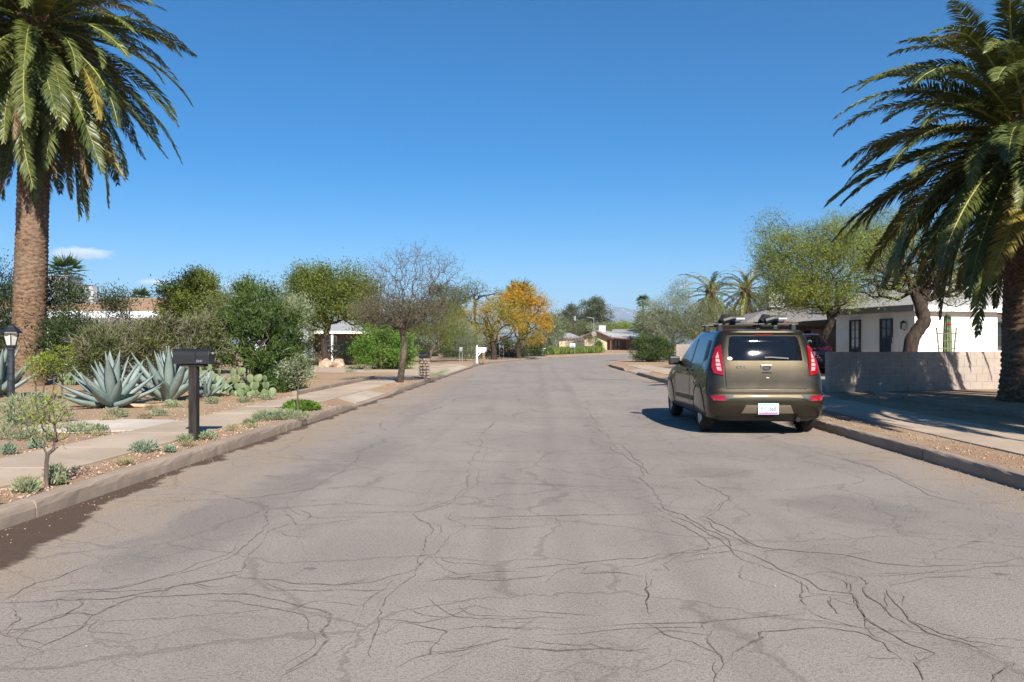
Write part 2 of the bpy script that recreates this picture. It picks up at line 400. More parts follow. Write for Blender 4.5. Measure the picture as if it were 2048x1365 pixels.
def sheet(name, rows, mat, kind='structure', uv=None, parent=None):
    n = len(rows[0]); V = np.array([p for r in rows for p in r], float)
    Fc = [(i * n + j, i * n + j + 1, (i + 1) * n + j + 1, (i + 1) * n + j) for i in range(len(rows) - 1) for j in range(n - 1)]
    me = mesh_np(name, V, np.array(Fc), 4)
    if uv is not None:
        lay = me.uv_layers.new(name='UVMap')
        idx = np.array(Fc).ravel(); U = np.array([p for r in uv for p in r], np.float32)[idx]
        lay.data.foreach_set('uv', U.ravel())
    bm = bmesh.new(); bm.from_mesh(me); bmesh.ops.recalc_face_normals(bm, faces=bm.faces)
    if sum(f.normal.z for f in bm.faces) < 0: bmesh.ops.reverse_faces(bm, faces=bm.faces)
    bm.to_mesh(me); bm.free()
    o = link(name, me, mat, parent)
    if kind and parent is None: o['kind'] = kind
    return o

ys = [-400, -60, -12, 0, 20, 40, 60, 70, 80, 90, 100, 110, 120, 130, 140, 150, 160, 300, 1000, 4000, 20000]
xs = [-20000, -4000, -800, -200, -60, -20, 0, 20, 60, 200, 800, 4000, 20000]
sheet('terrain', [[(x, y, zg(y) - 0.03) for x in xs] for y in ys], M['terrain'])

rows, uvs, acc = [], [], 0.0
for i, (a, b) in enumerate(zip(LK, RK)):
    if i: acc += np.linalg.norm((a + b) / 2 - (LK[i - 1] + RK[i - 1]) / 2)
    w = np.linalg.norm(b - a); r, q = [], []
    for t in (0, 0.25, 0.5, 0.75, 1.0):
        p = a + (b - a) * t; r.append((p[0], p[1], zg(p[1]))); q.append((w * t * 8.1 / w, acc - 12))
    rows.append(r); uvs.append(q)
road = sheet('road', rows, M['road'], uv=uvs)

def normals(K, side):
    out = []
    for i in range(len(K)):
        d = K[min(i + 1, len(K) - 1)] - K[max(i - 1, 0)]; d = d / np.linalg.norm(d)
        out.append(np.array((-d[1], d[0])) if side < 0 else np.array((d[1], -d[0])))
    return out
LN, RN = normals(LK, -1), normals(RK, 1)

def make_kerb(name, K, N, drop, upto):
    base = bpy.data.meshes.new(name); root = bpy.data.objects.new(name, None); col.objects.link(root); root['kind'] = 'structure'
    # resample every 0.5 m
    seg = [np.linalg.norm(K[i + 1] - K[i]) for i in range(len(K) - 1)]; S = np.concatenate([[0], np.cumsum(seg)])
    KA, NA = np.array(K), np.array(N); s = 0.0
    def P(s): return np.array([np.interp(s, S, KA[:, 0]), np.interp(s, S, KA[:, 1])]), np.array([np.interp(s, S, NA[:, 0]), np.interp(s, S, NA[:, 1])])
    while s < min(S[-1], upto) - 0.2:
        e = min(s + 3.0, S[-1]); V, Fc = [], []; st = np.linspace(s + 0.008, e - 0.008, 22)
        jog = random.uniform(-0.004, 0.004)
        for q in st:
            p, n = P(q); h = KH * max(0.12, drop(p[1])) + jog
            for off, z in ((0.0, -0.1), (0.012, h * 0.55), (0.018, h - 0.028), (0.028, h - 0.009), (0.048, h), (KW - 0.02, h + 0.002), (KW, h - 0.012), (KW, -0.1)):
                V.append((p[0] + n[0] * off + random.uniform(-.004, .004), p[1] + n[1] * off, zg(p[1]) + z + (random.uniform(-.004, .004) if z > 0 else 0)))
        m = 8
        for i in range(len(st) - 1):
            for k in range(m): Fc.append((i * m + k, i * m + (k + 1) % m, (i + 1) * m + (k + 1) % m, (i + 1) * m + k))
        Fc.append(tuple(range(m))); Fc.append(tuple((len(st) - 1) * m + k for k in range(m))[::-1])
        mb = MB(); mb.add(V, Fc); mb.build('kerb_stone', M['kerb'], root)
        s = e
    return root
make_kerb('kerb_left', LK, LN, drop_left, 112)
make_kerb('kerb_right', RK, RN, drop_right, 92)

def yard(name, K, N, drop, side, offs):
    rows = []
    for p, n in zip(K, N):
        r = []
        for off in offs:
            q = p + n * off if side < 0 else p + np.array((1.0, 0.0)) * off
            z = zg(q[1]) + (KH * max(0.12, drop(p[1])) - 0.012 if off < 0.2 else YARD)
            r.append((q[0], q[1], z))
        rows.append(r)
    return sheet(name, rows, M['yard'])
yard('yard_left', LK, LN, drop_left, -1, (KW - 0.006, 0.62, 1.8, 6, 15, 40, 120, 320))
yard('yard_right', RK, RN, drop_right, 1, (KW - 0.006, 0.8, 2.2, 6, 15, 40, 120, 320))

def slab_run(name, fx, o0, o1, y0, y1, step, mat, sgn, gap=0.012):
    pts = [(fx(y) + sgn * o, y) for y in (y0, y1) for o in (o0 + 0.01, o1 - 0.01)]
    root = MB().prism([pts[0], pts[1], pts[3], pts[2]], YARD - 0.03, YARD + 0.003).build(name, M['joint'])
    root['kind'] = 'structure'
    y = y0
    while y < y1 - 0.1:
        e = min(y + step, y1); t = random.uniform(-0.004, 0.005)
        q = [(fx(y + gap) + sgn * o0, y + gap / 2), (fx(e) + sgn * o0, e - gap / 2), (fx(e) + sgn * o1, e - gap / 2), (fx(y) + sgn * o1, y + gap / 2)]
        MB().prism(q, YARD - 0.05, YARD + 0.014 + t).build('slab', mat, root, bevel=0.004)
        y = e
    return root
slab_run('sidewalk_left', xl, 0.62, 1.72, -3, 48, 1.5, M['sidewalk'], -1)
slab_run('sidewalk_right', xr, 0.80, 2.15, -3, 46, 1.5, M['sidewalk'], 1)

def conc_sheet(name, pts, mat, nu=1):
    mb = MB(); vs = [(x, y, zg(y) + z) for x, y, z in pts] + [(x, y, zg(y) + z - 0.06) for x, y, z in pts]; n = len(pts)
    mb.add(vs, [tuple(range(n)), tuple(range(n, 2 * n))[::-1]] + [(i, (i + 1) % n, n + (i + 1) % n, n + i) for i in range(n)])
    o = mb.build(name, mat); o['kind'] = 'structure'; return o
# driveway aprons between kerb and pavement, and the drives behind
for nm, fx, sg, y0, y1, o1 in (('driveway_apron', xl, -1, 17.3, 20.6, 0.60), ('driveway_apron', xl, -1, 33.4, 46.2, 0.60), ('driveway_apron', xr, 1, 35, 39.2, 0.78), ('driveway_apron', xr, 1, 22.3, 25.6, 0.78)):
    conc_sheet(nm, [(fx(y0) + sg * (KW + 0.004), y0, 0.036), (fx(y0) + sg * o1, y0 + 0.25, YARD + 0.008), (fx(y1) + sg * o1, y1 - 0.25, YARD + 0.008), (fx(y1) + sg * (KW + 0.004), y1, 0.036)], M['apron'])
conc_sheet('driveway', [(xl(34) - 1.74, 34, YARD + 0.008), (xl(34) - 9, 35, YARD + 0.008), (xl(45) - 9, 45.5, YARD + 0.008), (xl(45) - 1.74, 45.5, YARD + 0.008)], M['sidewalk'])
conc_sheet('driveway', [(xr(35) + 2.17, 35, YARD + 0.008), (15, 35.6, YARD + 0.008), (15, 39, YARD + 0.008), (xr(39) + 2.17, 39, YARD + 0.008)], M['sidewalk'])
conc_sheet('driveway', [(xr(22) + 2.17, 22.3, YARD + 0.006), (13.6, 23.6, YARD + 0.006), (14.5, 33.8, YARD + 0.006), (10.2, 33.8, YARD + 0.006), (xr(25.6) + 2.17, 26.2, YARD + 0.006)], M['sidewalk'])

# low edging kerbs in the front yards
def edging(name, pts, label):
    mb = MB()
    for a, b in zip(pts[:-1], pts[1:]):
        a, b = Vector((a[0], a[1], 0)), Vector((b[0], b[1], 0)); d = b - a
        mb.box(((a + b) / 2) + Vector((0, 0, YARD + 0.035)), (d.length - 0.01, 0.12, 0.13), math.atan2(d.y, d.x))
    o = mb.build(name, M['kerb'], bevel=0.012); tag(o, label, 'edging'); return o
edging('edging_kerb', [(xl(y) - 1.86, y) for y in np.arange(18.5, 29, 1.5)], 'low concrete edging along the pavement beside the bare dirt yard')
edging('edging_kerb', [(xr(y) + 3.45 + 0.02 * (y - 12), y) for y in np.arange(5, 20, 1.5)], 'low concrete edging in the shaded dirt beside the tall palm')

# ---- cracks in the asphalt, traced on the road surface
CRL = """430,285 600,290 740,288 1000,272 1120,255 1230,240 1300,205 1360,170 1430,125 1440,80
1230,240 1160,285 1140,310 1200,340 1270,352 1450,345 1640,335 1700,315 1790,280 1850,235 1870,180 1880,140 1925,80 1935,30 1950,0
1030,285 1080,310 1065,345 1085,380 1040,420 990,460 980,480 900,520 820,550 700,585 560,615 450,635 330,640 190,660
1165,380 1100,400 1060,430 1040,470 1000,500 960,570 830,585
0,690 60,660 150,615 270,595 390,540
0,690 150,690 330,680 500,670 640,640 740,610 960,578
960,575 1000,600 1130,605 1200,620 1330,625 1480,615 1600,575 1660,540 1690,500 1740,500 1770,460 1780,420 1850,390 1790,350 1830,330
0,800 100,795 180,765 260,745 330,705 300,680
100,795 80,840 60,890
0,806 60,830 85,832
380,740 330,790 240,840 120,890
100,760 260,730 380,740 480,700 600,670 720,675 900,660 1040,665 1180,690 1280,715 1340,740 1350,790 1340,840 1280,900 1200,970
1690,500 1650,570 1600,640 1560,690 1510,760 1490,820 1460,880 1450,920
1740,510 1770,560 1830,590 2048,565 2130,560
1660,600 1850,600 2048,607 2200,590
1720,680 1770,720 1850,755 2048,765 2250,750
1560,770 1700,780 1790,800 1750,840 1680,890 1560,950
1790,800 1900,790 2048,795 2250,800
1430,125 1560,130 1800,130 1880,120 2048,130 2290,122 2520,118
1880,190 1950,210 2048,215 2350,228 2520,225
1850,395 2048,395 2170,385 2210,355
1830,345 1900,350 2048,345 2200,350 2380,345 2530,340 2660,320
1130,40 1300,45 1500,40 1800,50 2048,40
1640,335 1700,370 1720,400 1690,450 1680,500
1130,320 1170,345 1165,380 1280,375 1450,350
700,620 850,635 960,620 1000,600
1070,600 1120,640 1250,650 1400,640 1560,650
1820,930 1760,1000
2048,840 1900,860 1800,870
1320,700 1360,690 1500,700
1560,770 1490,820
640,15 900,0 980,-30 1060,-62
560,-60 760,-120 860,-165
2438,40 2458,80 2518,110 2548,150 2578,200 2618,250 2648,290 2658,320 2738,350 2818,390 2898,430 2948,480 3048,520 3148,560 3238,600 3288,640 3418,655 3408,700 3448,740 3528,790 3648,850 3748,890 3688,935 3738,1005
2488,60 2538,110 2578,150 2598,180 2688,185 2838,185 2898,180 3048,160
2798,200 2848,240 2888,280 2878,310 2808,350 2898,395 2998,450 3098,480 3228,495 3348,500 3468,525 3648,545 3898,540 4096,520
2648,340 2738,385 2818,425 2828,450 2818,480 2698,500 2528,520 2398,520 2248,545 2048,560
2948,485 2828,500 2728,520 2688,545 2688,570
2898,510 2998,530 3078,545
3158,530 3298,560 3378,590 3418,650
3448,580 3488,610 3493,650 3548,700 3558,740
3468,590 3568,590 3648,580 3898,560 4096,545
3548,620 3698,590 3898,575
3578,640 3588,680 3628,720 3698,780 3788,830 3898,860 4096,890
3628,740 3688,800 3798,850 3878,870 3948,910
2588,590 2573,650 2573,700 2593,760
2588,590 2508,570 2348,575 2368,545
2048,740 2208,750 2378,750
2048,790 2248,800 2428,790 2648,780 2868,770 3048,755 3250,740
2548,785 2668,830 2748,850 2848,880 2898,910 2908,940 2873,990
2908,930 2928,890 3028,830 3018,800 3148,800 3248,785 3398,800 3528,850 3608,920
2848,815 2853,860 2898,900
2048,860 2248,880 2498,885 2608,870
3198,610 3208,650 3193,710
3308,660 3298,700 3338,740 3458,760
3208,65 3268,90 3398,125 3528,170 3648,225 3748,270 3878,300
3988,1000 4018,970 4073,935 4008,925
2438,40 2400,0 2380,-40 2350,-90
2360,30 2380,60 2440,75"""
def ribbon(pts, w0, rng, sub=0.035):
    P = np.array(pts, float); seg = np.linalg.norm(np.diff(P, axis=0), axis=1); S = np.concatenate([[0], np.cumsum(seg)])
    n = max(3, int(S[-1] / sub)); s = np.linspace(0, S[-1], n)
    x = np.interp(s, S, P[:, 0]); y = np.interp(s, S, P[:, 1])
    def wob(k, a):
        m = max(2, int(S[-1] / k) + 2); return np.interp(s, np.linspace(0, S[-1], m), rng.normal(0, a, m))
    jx = wob(0.06, 0.008) + wob(0.25, 0.016) + wob(0.9, 0.02); jy = wob(0.06, 0.008) + wob(0.25, 0.016) + wob(0.9, 0.02)
    x = x + jx; y = y + jy
    tx, ty = np.gradient(x), np.gradient(y); l = np.hypot(tx, ty) + 1e-9; nx, ny = -ty / l, tx / l
    w = w0 * (0.55 + 0.9 * rng.random(n)) * np.clip(1 + wob(0.4, 0.45), 0.2, 1.7) * np.minimum(1, np.minimum(s, S[-1] - s) / 0.2 + 0.15)
    a = np.stack([x + nx * w, y + ny * w], 1); b = np.stack([x - nx * w, y - ny * w], 1)
    V = np.empty((2 * n, 3)); V[0::2, :2] = a; V[1::2, :2] = b
    V[:, 2] = 0.003
    Fc = np.array([(2 * i, 2 * i + 1, 2 * i + 3, 2 * i + 2) for i in range(n - 1)])
    return V, Fc
VV, FF, off = [], [], 0
crng = np.random.default_rng(3)
def add_crack(pts, w):
    global off
    V, Fc = ribbon(pts, w, crng); VV.append(V); FF.append(Fc + off); off += len(V)
for line in CRL.split('\n'):
    px = [tuple(map(float, q.split(','))) for q in line.split()]
    pts = [ground(x / 2, 860 + y / 2)[:2] for x, y in px]
    pts = [p for p in pts if p[1] > 2.2]
    if len(pts) < 2: continue
    add_crack(pts, crng.uniform(0.0024, 0.0050))
    if crng.random() < 0.65:                       # a parallel strand beside the main crack
        o = crng.uniform(0.03, 0.09) * crng.choice([-1, 1]); k = len(pts)
        i0 = int(crng.integers(0, max(1, k // 2))); i1 = int(min(k, i0 + max(3, k * 2 // 3)))
        q = [(p[0] + o * (0.5 + crng.random()), p[1] + o * (0.5 + crng.random())) for p in pts[i0:i1]]
        if len(q) > 1: add_crack(q, 0.0022)
    for _ in range(len(pts) // 3):                 # short side branches
        p = pts[int(crng.integers(0, len(pts)))]; a = crng.uniform(0, 6.28); l = crng.uniform(0.12, 0.5)
        add_crack([p, (p[0] + math.cos(a) * l * .5, p[1] + math.sin(a) * l * .5), (p[0] + math.cos(a + .5) * l, p[1] + math.sin(a + .5) * l)], 0.0018)
cme = mesh_np('crack_network', np.concatenate(VV), np.concatenate(FF), 4)
cro = link('crack_network', cme, M['crack'], road); cro['kind'] = 'stuff'

# ---- loose gravel on verge and yards
def stones(name, spots, mat, smin, smax):
    n = len(spots); S = RNG.uniform(smin, smax, (n, 1, 1)) * RNG.uniform(0.6, 1.25, (n, 1, 3)) * np.array([1, 1, 0.7])
    O = np.array([(1, 0, 0), (-1, 0, 0), (0, 1, 0), (0, -1, 0), (0, 0, 1), (0, 0, -1)], float)[None] * S * RNG.uniform(0.7, 1.2, (n, 6, 1))
    a = RNG.uniform(0, 6.28, n); c, s = np.cos(a)[:, None], np.sin(a)[:, None]
    V = np.stack([O[:, :, 0] * c - O[:, :, 1] * s, O[:, :, 0] * s + O[:, :, 1] * c, O[:, :, 2]], 2) + np.array(spots)[:, None, :]
    T = np.array([(0, 2, 4), (2, 1, 4), (1, 3, 4), (3, 0, 4), (2, 0, 5), (1, 2, 5), (3, 1, 5), (0, 3, 5)])
    Fc = (T[None] + 6 * np.arange(n)[:, None, None]).reshape(-1, 3)
    o = link(name, mesh_np(name, V.reshape(-1, 3), Fc, 3), mat); return o
sp = []
for _ in range(1700):
    y = 4.5 + 22 * random.random() ** 1.6; sp.append((xl(y) - random.uniform(0.17, 0.6), y, YARD + 0.003))
sp = [q for q in sp if drop_left(q[1]) > 0.9]
for _ in range(3200):
    y = 7 + 18 * random.random() ** 1.4; sp.append((xl(y) - 1.76 - 6.5 * random.random() ** 1.5, y, YARD + 0.003))
o = stones('gravel', sp, M['gravel'], 0.008, 0.022); tag(o, 'loose reddish gravel over the verge and the agave yard', 'gravel', kind='stuff')
sp = []
for _ in range(700):
    y = 6.5 + 16 * random.random() ** 1.3
    if drop_right(y) > .9: sp.append((xr(y) + random.uniform(0.17, 0.78), y, YARD + 0.003))
for _ in range(700):
    y = 8 + 12 * random.random(); sp.append((xr(y) + 2.2 + 6 * random.random(), y, YARD + 0.003))
o = stones('gravel', sp, M['gravel'], 0.006, 0.018); tag(o, 'small stones in the brown dirt beside the block wall and palm', 'gravel', kind='stuff')

# ---- dry leaf litter and grit gathered in the gutters
sp = []
for _ in range(600):
    y = 3.5 + 30 * random.random() ** 1.5; sp.append((xl(y) + 0.03 + 0.32 * random.random() ** 2.2, y, 0.006))
for _ in range(1500):
    y = 6 + 26 * random.random() ** 1.4; sp.append((xr(y) - 0.03 - 0.35 * random.random() ** 2.2, y, 0.006))
for _ in range(120):
    y = 2.6 + 12 * random.random(); sp.append((random.uniform(xl(y), xr(y)), y, 0.002))
o = stones('gutter_grit', sp, M['gravel'], 0.003, 0.009); tag(o, 'grit and crumbs of stone lying along both gutters', 'grit', kind='stuff')

# ------------------------------------------------------------------ plants
def tubes_np(A, B, ra, rb, n):
    m = len(A); D = B - A; D = D / (np.linalg.norm(D, axis=1, keepdims=True) + 1e-9)
    ref = np.where(np.abs(D[:, 2:3]) < 0.9, np.array([[0, 0, 1.0]]), np.array([[1.0, 0, 0]]))
    U = np.cross(D, ref); U /= np.linalg.norm(U, axis=1, keepdims=True) + 1e-9; W = np.cross(D, U)
    ang = 2 * math.pi * np.arange(n) / n
    dirs = U[:, None] * np.cos(ang)[None, :, None] + W[:, None] * np.sin(ang)[None, :, None]
    V = np.concatenate([A[:, None] + dirs * ra[:, None, None], B[:, None] + dirs * rb[:, None, None]], 1)
    k = np.arange(n); q = np.stack([k, (k + 1) % n, n + (k + 1) % n, n + k], 1)
    Fc = (q[None] + 2 * n * np.arange(m)[:, None, None]).reshape(-1, 4)
    return V.reshape(-1, 3), Fc
def leaves_np(P, D, length, width, rng, curl=0.0):
    n = len(P); D = D / (np.linalg.norm(D, axis=1, keepdims=True) + 1e-9)
    R = rng.normal(size=(n, 3)); S = np.cross(D, R); S /= np.linalg.norm(S, axis=1, keepdims=True) + 1e-9
    l = (length * rng.uniform(0.65, 1.25, n))[:, None]; w = (width * rng.uniform(0.7, 1.2, n))[:, None]
    V = np.stack([P, P + D * l * .45 + S * w * .5, P + D * l, P + D * l * .45 - S * w * .5], 1)
    return V.reshape(-1, 3), np.arange(4 * n).reshape(-1, 4)
def in_ell(ells, n, rng, shell=0.0):
    wts = np.array([e[1][0] * e[1][1] * e[1][2] * (e[2] if len(e) > 2 else 1) for e in ells]); wts = wts / wts.sum()
    out = []
    for e, k in zip(ells, rng.multinomial(n, wts)):
        d = rng.normal(size=(k, 3)); d /= np.linalg.norm(d, axis=1, keepdims=True)
        r = (shell + (1 - shell) * rng.random((k, 1)) ** 0.6) if shell > 0 else rng.random((k, 1)) ** 0.42
        r = r * (1 + 0.10 * rng.normal(size=(k, 1)))
        out.append(np.array(e[0])[None] + d * r * np.array(e[1])[None])
    return np.concatenate(out)
def grow(chain, pts, bf=0.3):
    """connect points to a trunk chain: nearest-node growth with a path-length penalty"""
    nodes = [np.array(c, float) for c in chain]; par = [-1] + list(range(len(chain) - 1))
    path = [0.0]
    for i in range(1, len(chain)): path.append(path[-1] + np.linalg.norm(nodes[i] - nodes[i - 1]))
    P = np.array(pts); N = len(P); best = np.full(N, 1e9); bp = np.zeros(N, int); alive = np.ones(N, bool)
    def relax(k):
        d = np.linalg.norm(P - nodes[k], axis=1); c = d + bf * path[k]
        m = c < best; best[m] = c[m]; bp[m] = k
    start = max(0, len(chain) - 3)
    for k in range(start, len(chain)): relax(k)
    for _ in range(N):
        j = int(np.argmin(np.where(alive, best, 1e9))); alive[j] = False
        k = len(nodes); nodes.append(P[j]); par.append(int(bp[j])); path.append(path[bp[j]] + np.linalg.norm(P[j] - nodes[bp[j]]))
        relax(k)
    return np.array(nodes), np.array(par)
def skeleton(nodes, par, rtrunk, rtip, pw=0.5):
    N = len(nodes); desc = np.ones(N)
    for i in range(N - 1, 0, -1): desc[par[i]] += desc[i]
    r = np.maximum(rtip, rtrunk * (desc / desc[0]) ** pw); return desc, r
def ell(px, py, rx, ry, Y, depth=None, w=1.0):
    c = at(px, py, Y); k = Y / F * 1.12
    return ((c.x, c.y, c.z), (rx * k, (depth if depth else rx * k * 0.85), ry * k), w)

def woody(name, label, cat, base, ells, leaf=None, npts=260, rtrunk=0.12, rtip=0.005, nleaf=9000, ll=0.09, lw=0.03, spread=0.2,
          chain=None, barkm='bark_grey', bf=0.3, group=None, extra=None, seed=1, parts=('trunk', 'crown'), shell=0.0, droop=0.0, stems=1, up=0.3, pw=0.5, clusters=None, gaps=0.45):
    """a tree or shrub: skeleton grown through its crown volume, leaves gathered on its outer twigs"""
    rng = np.random.default_rng(seed); base = Vector(base)
    pts = in_ell(ells, npts, rng, shell)
    zmin = base.z + 0.03; pts[:, 2] = np.maximum(pts[:, 2], zmin)
    root = empty(name, base); tag(root, label, cat, group)
    if chain is None:
        c = np.array(ells[0][0]); b = np.array(base); h = max(0.1, (c[2] - ells[0][1][2] * 0.6) - b[2])
        chain = [b + np.array((0, 0, -0.05)), b + np.array(((c[0] - b[0]) * .15, 0, h * .5)), b + np.array(((c[0] - b[0]) * .35, (c[1] - b[1]) * .3, h))]
    if stems > 1:                                       # several stems from the ground
        allV, allF, off, nodes_all, desc_all = [], [], 0, [], []
        lab = rng.integers(0, stems, len(pts)); ang = np.arctan2(pts[:, 1] - base.y, pts[:, 0] - base.x) ; lab = ((ang + math.pi) / (2 * math.pi) * stems).astype(int) % stems
        sets = []
        for s_ in range(stems):
            m = lab == s_
            if m.sum() < 3: continue
            a = (s_ + .5) / stems * 2 * math.pi - math.pi; rr = min(ells[0][1][0], ells[0][1][1]) * .22
            b = np.array(base) + np.array((math.cos(a) * rr, math.sin(a) * rr, -0.04))
            sets.append(grow([b, b + np.array((math.cos(a) * rr * .4, math.sin(a) * rr * .4, .22))], pts[m], bf))
    else: sets = [grow(chain, pts, bf)]
    BV, BF, off, LP, LD = [], [], 0, [], []
    for nodes, par in sets:
        desc, r = skeleton(nodes, par, rtrunk if stems == 1 else rtrunk * .6, rtip, pw)
        nc = len(chain) if stems == 1 else 1
        if nc > 1:                                      # the trunk itself is one smooth tapering limb
            cp = catmull(list(nodes[:nc]), 5); rr_ = np.interp(np.linspace(0, nc - 1, len(cp)), np.arange(nc), r[:nc])
            cp = [c_ + rng.normal(size=3) * rr_[q_] * .06 for q_, c_ in enumerate(cp)]; rr_ = rr_ * (1 + .35 * np.exp(-np.linspace(0, 1, len(cp)) * 7)) * rng.uniform(.95, 1.06, len(cp))
            tb = MB().tube(cp, list(rr_), 12); tbv = np.array(tb.v); tbf = np.array([f_ for f_ in tb.f if len(f_) == 4])
            BV.append((tbv, 12)); BF.append(tbf + off); off += len(tbv)
        ch = np.arange(nc, len(nodes)); pa = par[nc:]
        A, B = nodes[pa], nodes[ch]; rb = r[ch]; ra = np.where(r[pa] < rb * 1.5, r[pa], rb * 1.3)
        thick = rb > 0.03
        for m, n in ((thick, 8), (~thick, 4 if rtip > 0.006 else 3)):
            if m.sum() == 0: continue
            # bend each piece once so that limbs are not straight sticks
            mid = (A[m] + B[m]) / 2 + rng.normal(size=(m.sum(), 3)) * (0.10 * np.linalg.norm(B[m] - A[m], axis=1, keepdims=True)) * (np.where(thick[m], 0.0, 1.0)[:, None])
            rm = (ra[m] + rb[m]) / 2
            for a_, b_, x_, y_ in ((A[m], mid, ra[m], rm), (mid, B[m], rm, rb[m])):
                V, Fc = tubes_np(a_, b_, x_, y_, n); Fc = Fc + off
                BV.append((V, n)); BF.append(Fc); off += len(V)
        tipm = desc[nc:] <= (4 if nleaf else 0)
        LP.append(B[tipm]); LD.append((B - A)[tipm])
        if stems > 1:                                   # every stem is a part of its own
            link('stem', mesh_np(name + '_stem', np.concatenate([v for v, _ in BV]) - np.array(base), np.concatenate(BF), 4), M[barkm], root); BV, BF, off = [], [], 0
    if stems == 1:
        Vb = np.concatenate([v for v, _ in BV]) - np.array(base)
        link(parts[0], mesh_np(name + '_wood', Vb, np.concatenate(BF), 4), M[barkm], root)
    else: parts = ('stem', 'foliage')
    if nleaf and leaf:
        T = np.concatenate(LP); Dt = np.concatenate(LD); specs = [(parts[1], leaf, nleaf, ll, lw)] + (extra or [])
        ctr = np.array(ells[0][0])
        size = max(ells[0][1]); fq = 2.4 / size                    # whole sprays are missing here and there
        nz = np.array([mnoise.noise(Vector(q * fq + seed)) + .5 * mnoise.noise(Vector(q * fq * 2.3 + seed)) for q in T]); full = nz > np.quantile(nz, gaps); wgt = np.where(full, 1.0, .16); wgt /= wgt.sum()
        for pn, mt, cnt, l_, w_ in specs:
            pick = rng.choice(len(T), cnt, p=wgt) if pn != 'twigs' else rng.integers(0, len(T), cnt)
            if mt == 'leaf_gold':
                nz2 = np.array([mnoise.noise(Vector(q * fq * 1.5 + 40 + seed)) for q in T]); idx = np.where(nz2 > np.quantile(nz2, 1 - (clusters or .45)))[0]; pick = idx[rng.integers(0, len(idx), cnt)]
            P = T[pick] + rng.normal(size=(cnt, 3)) * spread * np.array([1, 1, .8]) - Dt[pick] * rng.random((cnt, 1)) * .6
            P[:, 2] = np.maximum(P[:, 2], zmin + .02)
            D = rng.normal(size=(cnt, 3)) + (P - ctr) / (np.linalg.norm(P - ctr, axis=1, keepdims=True) + 1e-6) * .7 + np.array([0, 0, up - droop])
            V, Fc = leaves_np(P - np.array(base), D, l_, w_, rng)
            link(pn, mesh_np(name + '_' + pn, V, Fc, 4), M[mt], root)
    return root

# ---- date palms ------------------------------------------------------------
def frond_mesh(e0, L, rng, nl=120, dead=False, bend=None):
    n = 22; s = np.linspace(0, 1, n)
    bend = bend if bend is not None else rng.uniform(55, 85)
    side = rng.normal(0, 10)
    ang = np.radians(e0 - bend * s ** 1.5); ang = np.maximum(ang, math.radians(-86))
    yaw = np.radians(side * s)
    d = np.stack([np.cos(ang) * np.cos(yaw), np.cos(ang) * np.sin(yaw), np.sin(ang)], 1)
    P = np.concatenate([[[0, 0, 0]], np.cumsum(d[:-1] * (L / (n - 1)), 0)])
    rv, rf = tubes_np(P[:-1], P[1:], 0.028 * (1 - s[:-1]) + .006, 0.028 * (1 - s[1:]) + .006, 4)
    t = np.repeat(np.linspace(0.12, 1.0, nl), 2); sd = np.tile([1.0, -1.0], nl); t = np.clip(t + rng.normal(0, .004, len(t)), 0, 1)
    pos = np.stack([np.interp(t, s, P[:, k]) for k in range(3)], 1); tan = np.stack([np.interp(t, s, d[:, k]) for k in range(3)], 1)
    tan /= np.linalg.norm(tan, axis=1, keepdims=True)
    Z = np.array([0, 0, 1.0]); lat = np.cross(tan, np.array([-np.sin(0), 0, 0]) + np.array([0, 1.0, 0])); up = lat
    lat = np.cross(up, tan); up = np.where(up[:, 2:3] < 0, -up, up)
    lat = np.cross(tan, up); lat /= np.linalg.norm(lat, axis=1, keepdims=True)
    vee = np.radians(rng.uniform(12, 34)) if not dead else np.radians(-20)
    fw = np.radians(48 - 8 * t + rng.normal(0, 6, len(t)))
    lv = lat * sd[:, None] * math.cos(vee) + up * math.sin(vee) + up * rng.normal(0, .12, (len(t), 1))
    D = tan * np.sin(np.pi / 2 - fw)[:, None] * 0.75 + lv * np.sin(fw)[:, None]; D[:, 2] -= 0.18 + (0.45 if dead else 0) ; D /= np.linalg.norm(D, axis=1, keepdims=True)
    prof = np.clip(np.sin(np.pi * np.clip(t * .82 + .16, 0, 1)) ** .6, .25, 1) * (0.115 * L) * rng.uniform(.85, 1.12, len(t)) * (0.75 if dead else 1)
    wd = (0.037 if nl > 60 else 0.05) if not dead else 0.018
    S = np.cross(D, up); S = tan * .9 + up * .4 * rng.normal(0, .5, (len(t), 1)); S -= D * (S * D).sum(1, keepdims=True); S /= np.linalg.norm(S, axis=1, keepdims=True)
    tipd = D.copy(); tipd[:, 2] -= 0.35; 
    mid = pos + D * prof[:, None] * .5; tip = mid + tipd * prof[:, None] * .5
    V = np.stack([pos + S * wd * .35, mid + S * wd * .5, tip, mid - S * wd * .5, pos - S * wd * .35], 1).reshape(-1, 3)
    Fq = (np.array([[0, 1, 3, 4]])[None] + 5 * np.arange(len(t))[:, None, None]).reshape(-1, 4)
    Ft = (np.array([[1, 2, 3]])[None] + 5 * np.arange(len(t))[:, None, None]).reshape(-1, 3)
    me = bpy.data.meshes.new('frond'); nb = len(rv)
    faces = [tuple(f) for f in rf] + [tuple(f + nb) for f in Fq] + [tuple(f + nb) for f in Ft]
    me.from_pydata(np.concatenate([rv, V]).tolist(), [], faces)
    mi = np.zeros(len(faces), np.int32); mi[len(rf):] = 1
    me.materials.append(M['rachis'] if not dead else M['frond_dead']); me.polygons.foreach_set('material_index', mi)
    return me
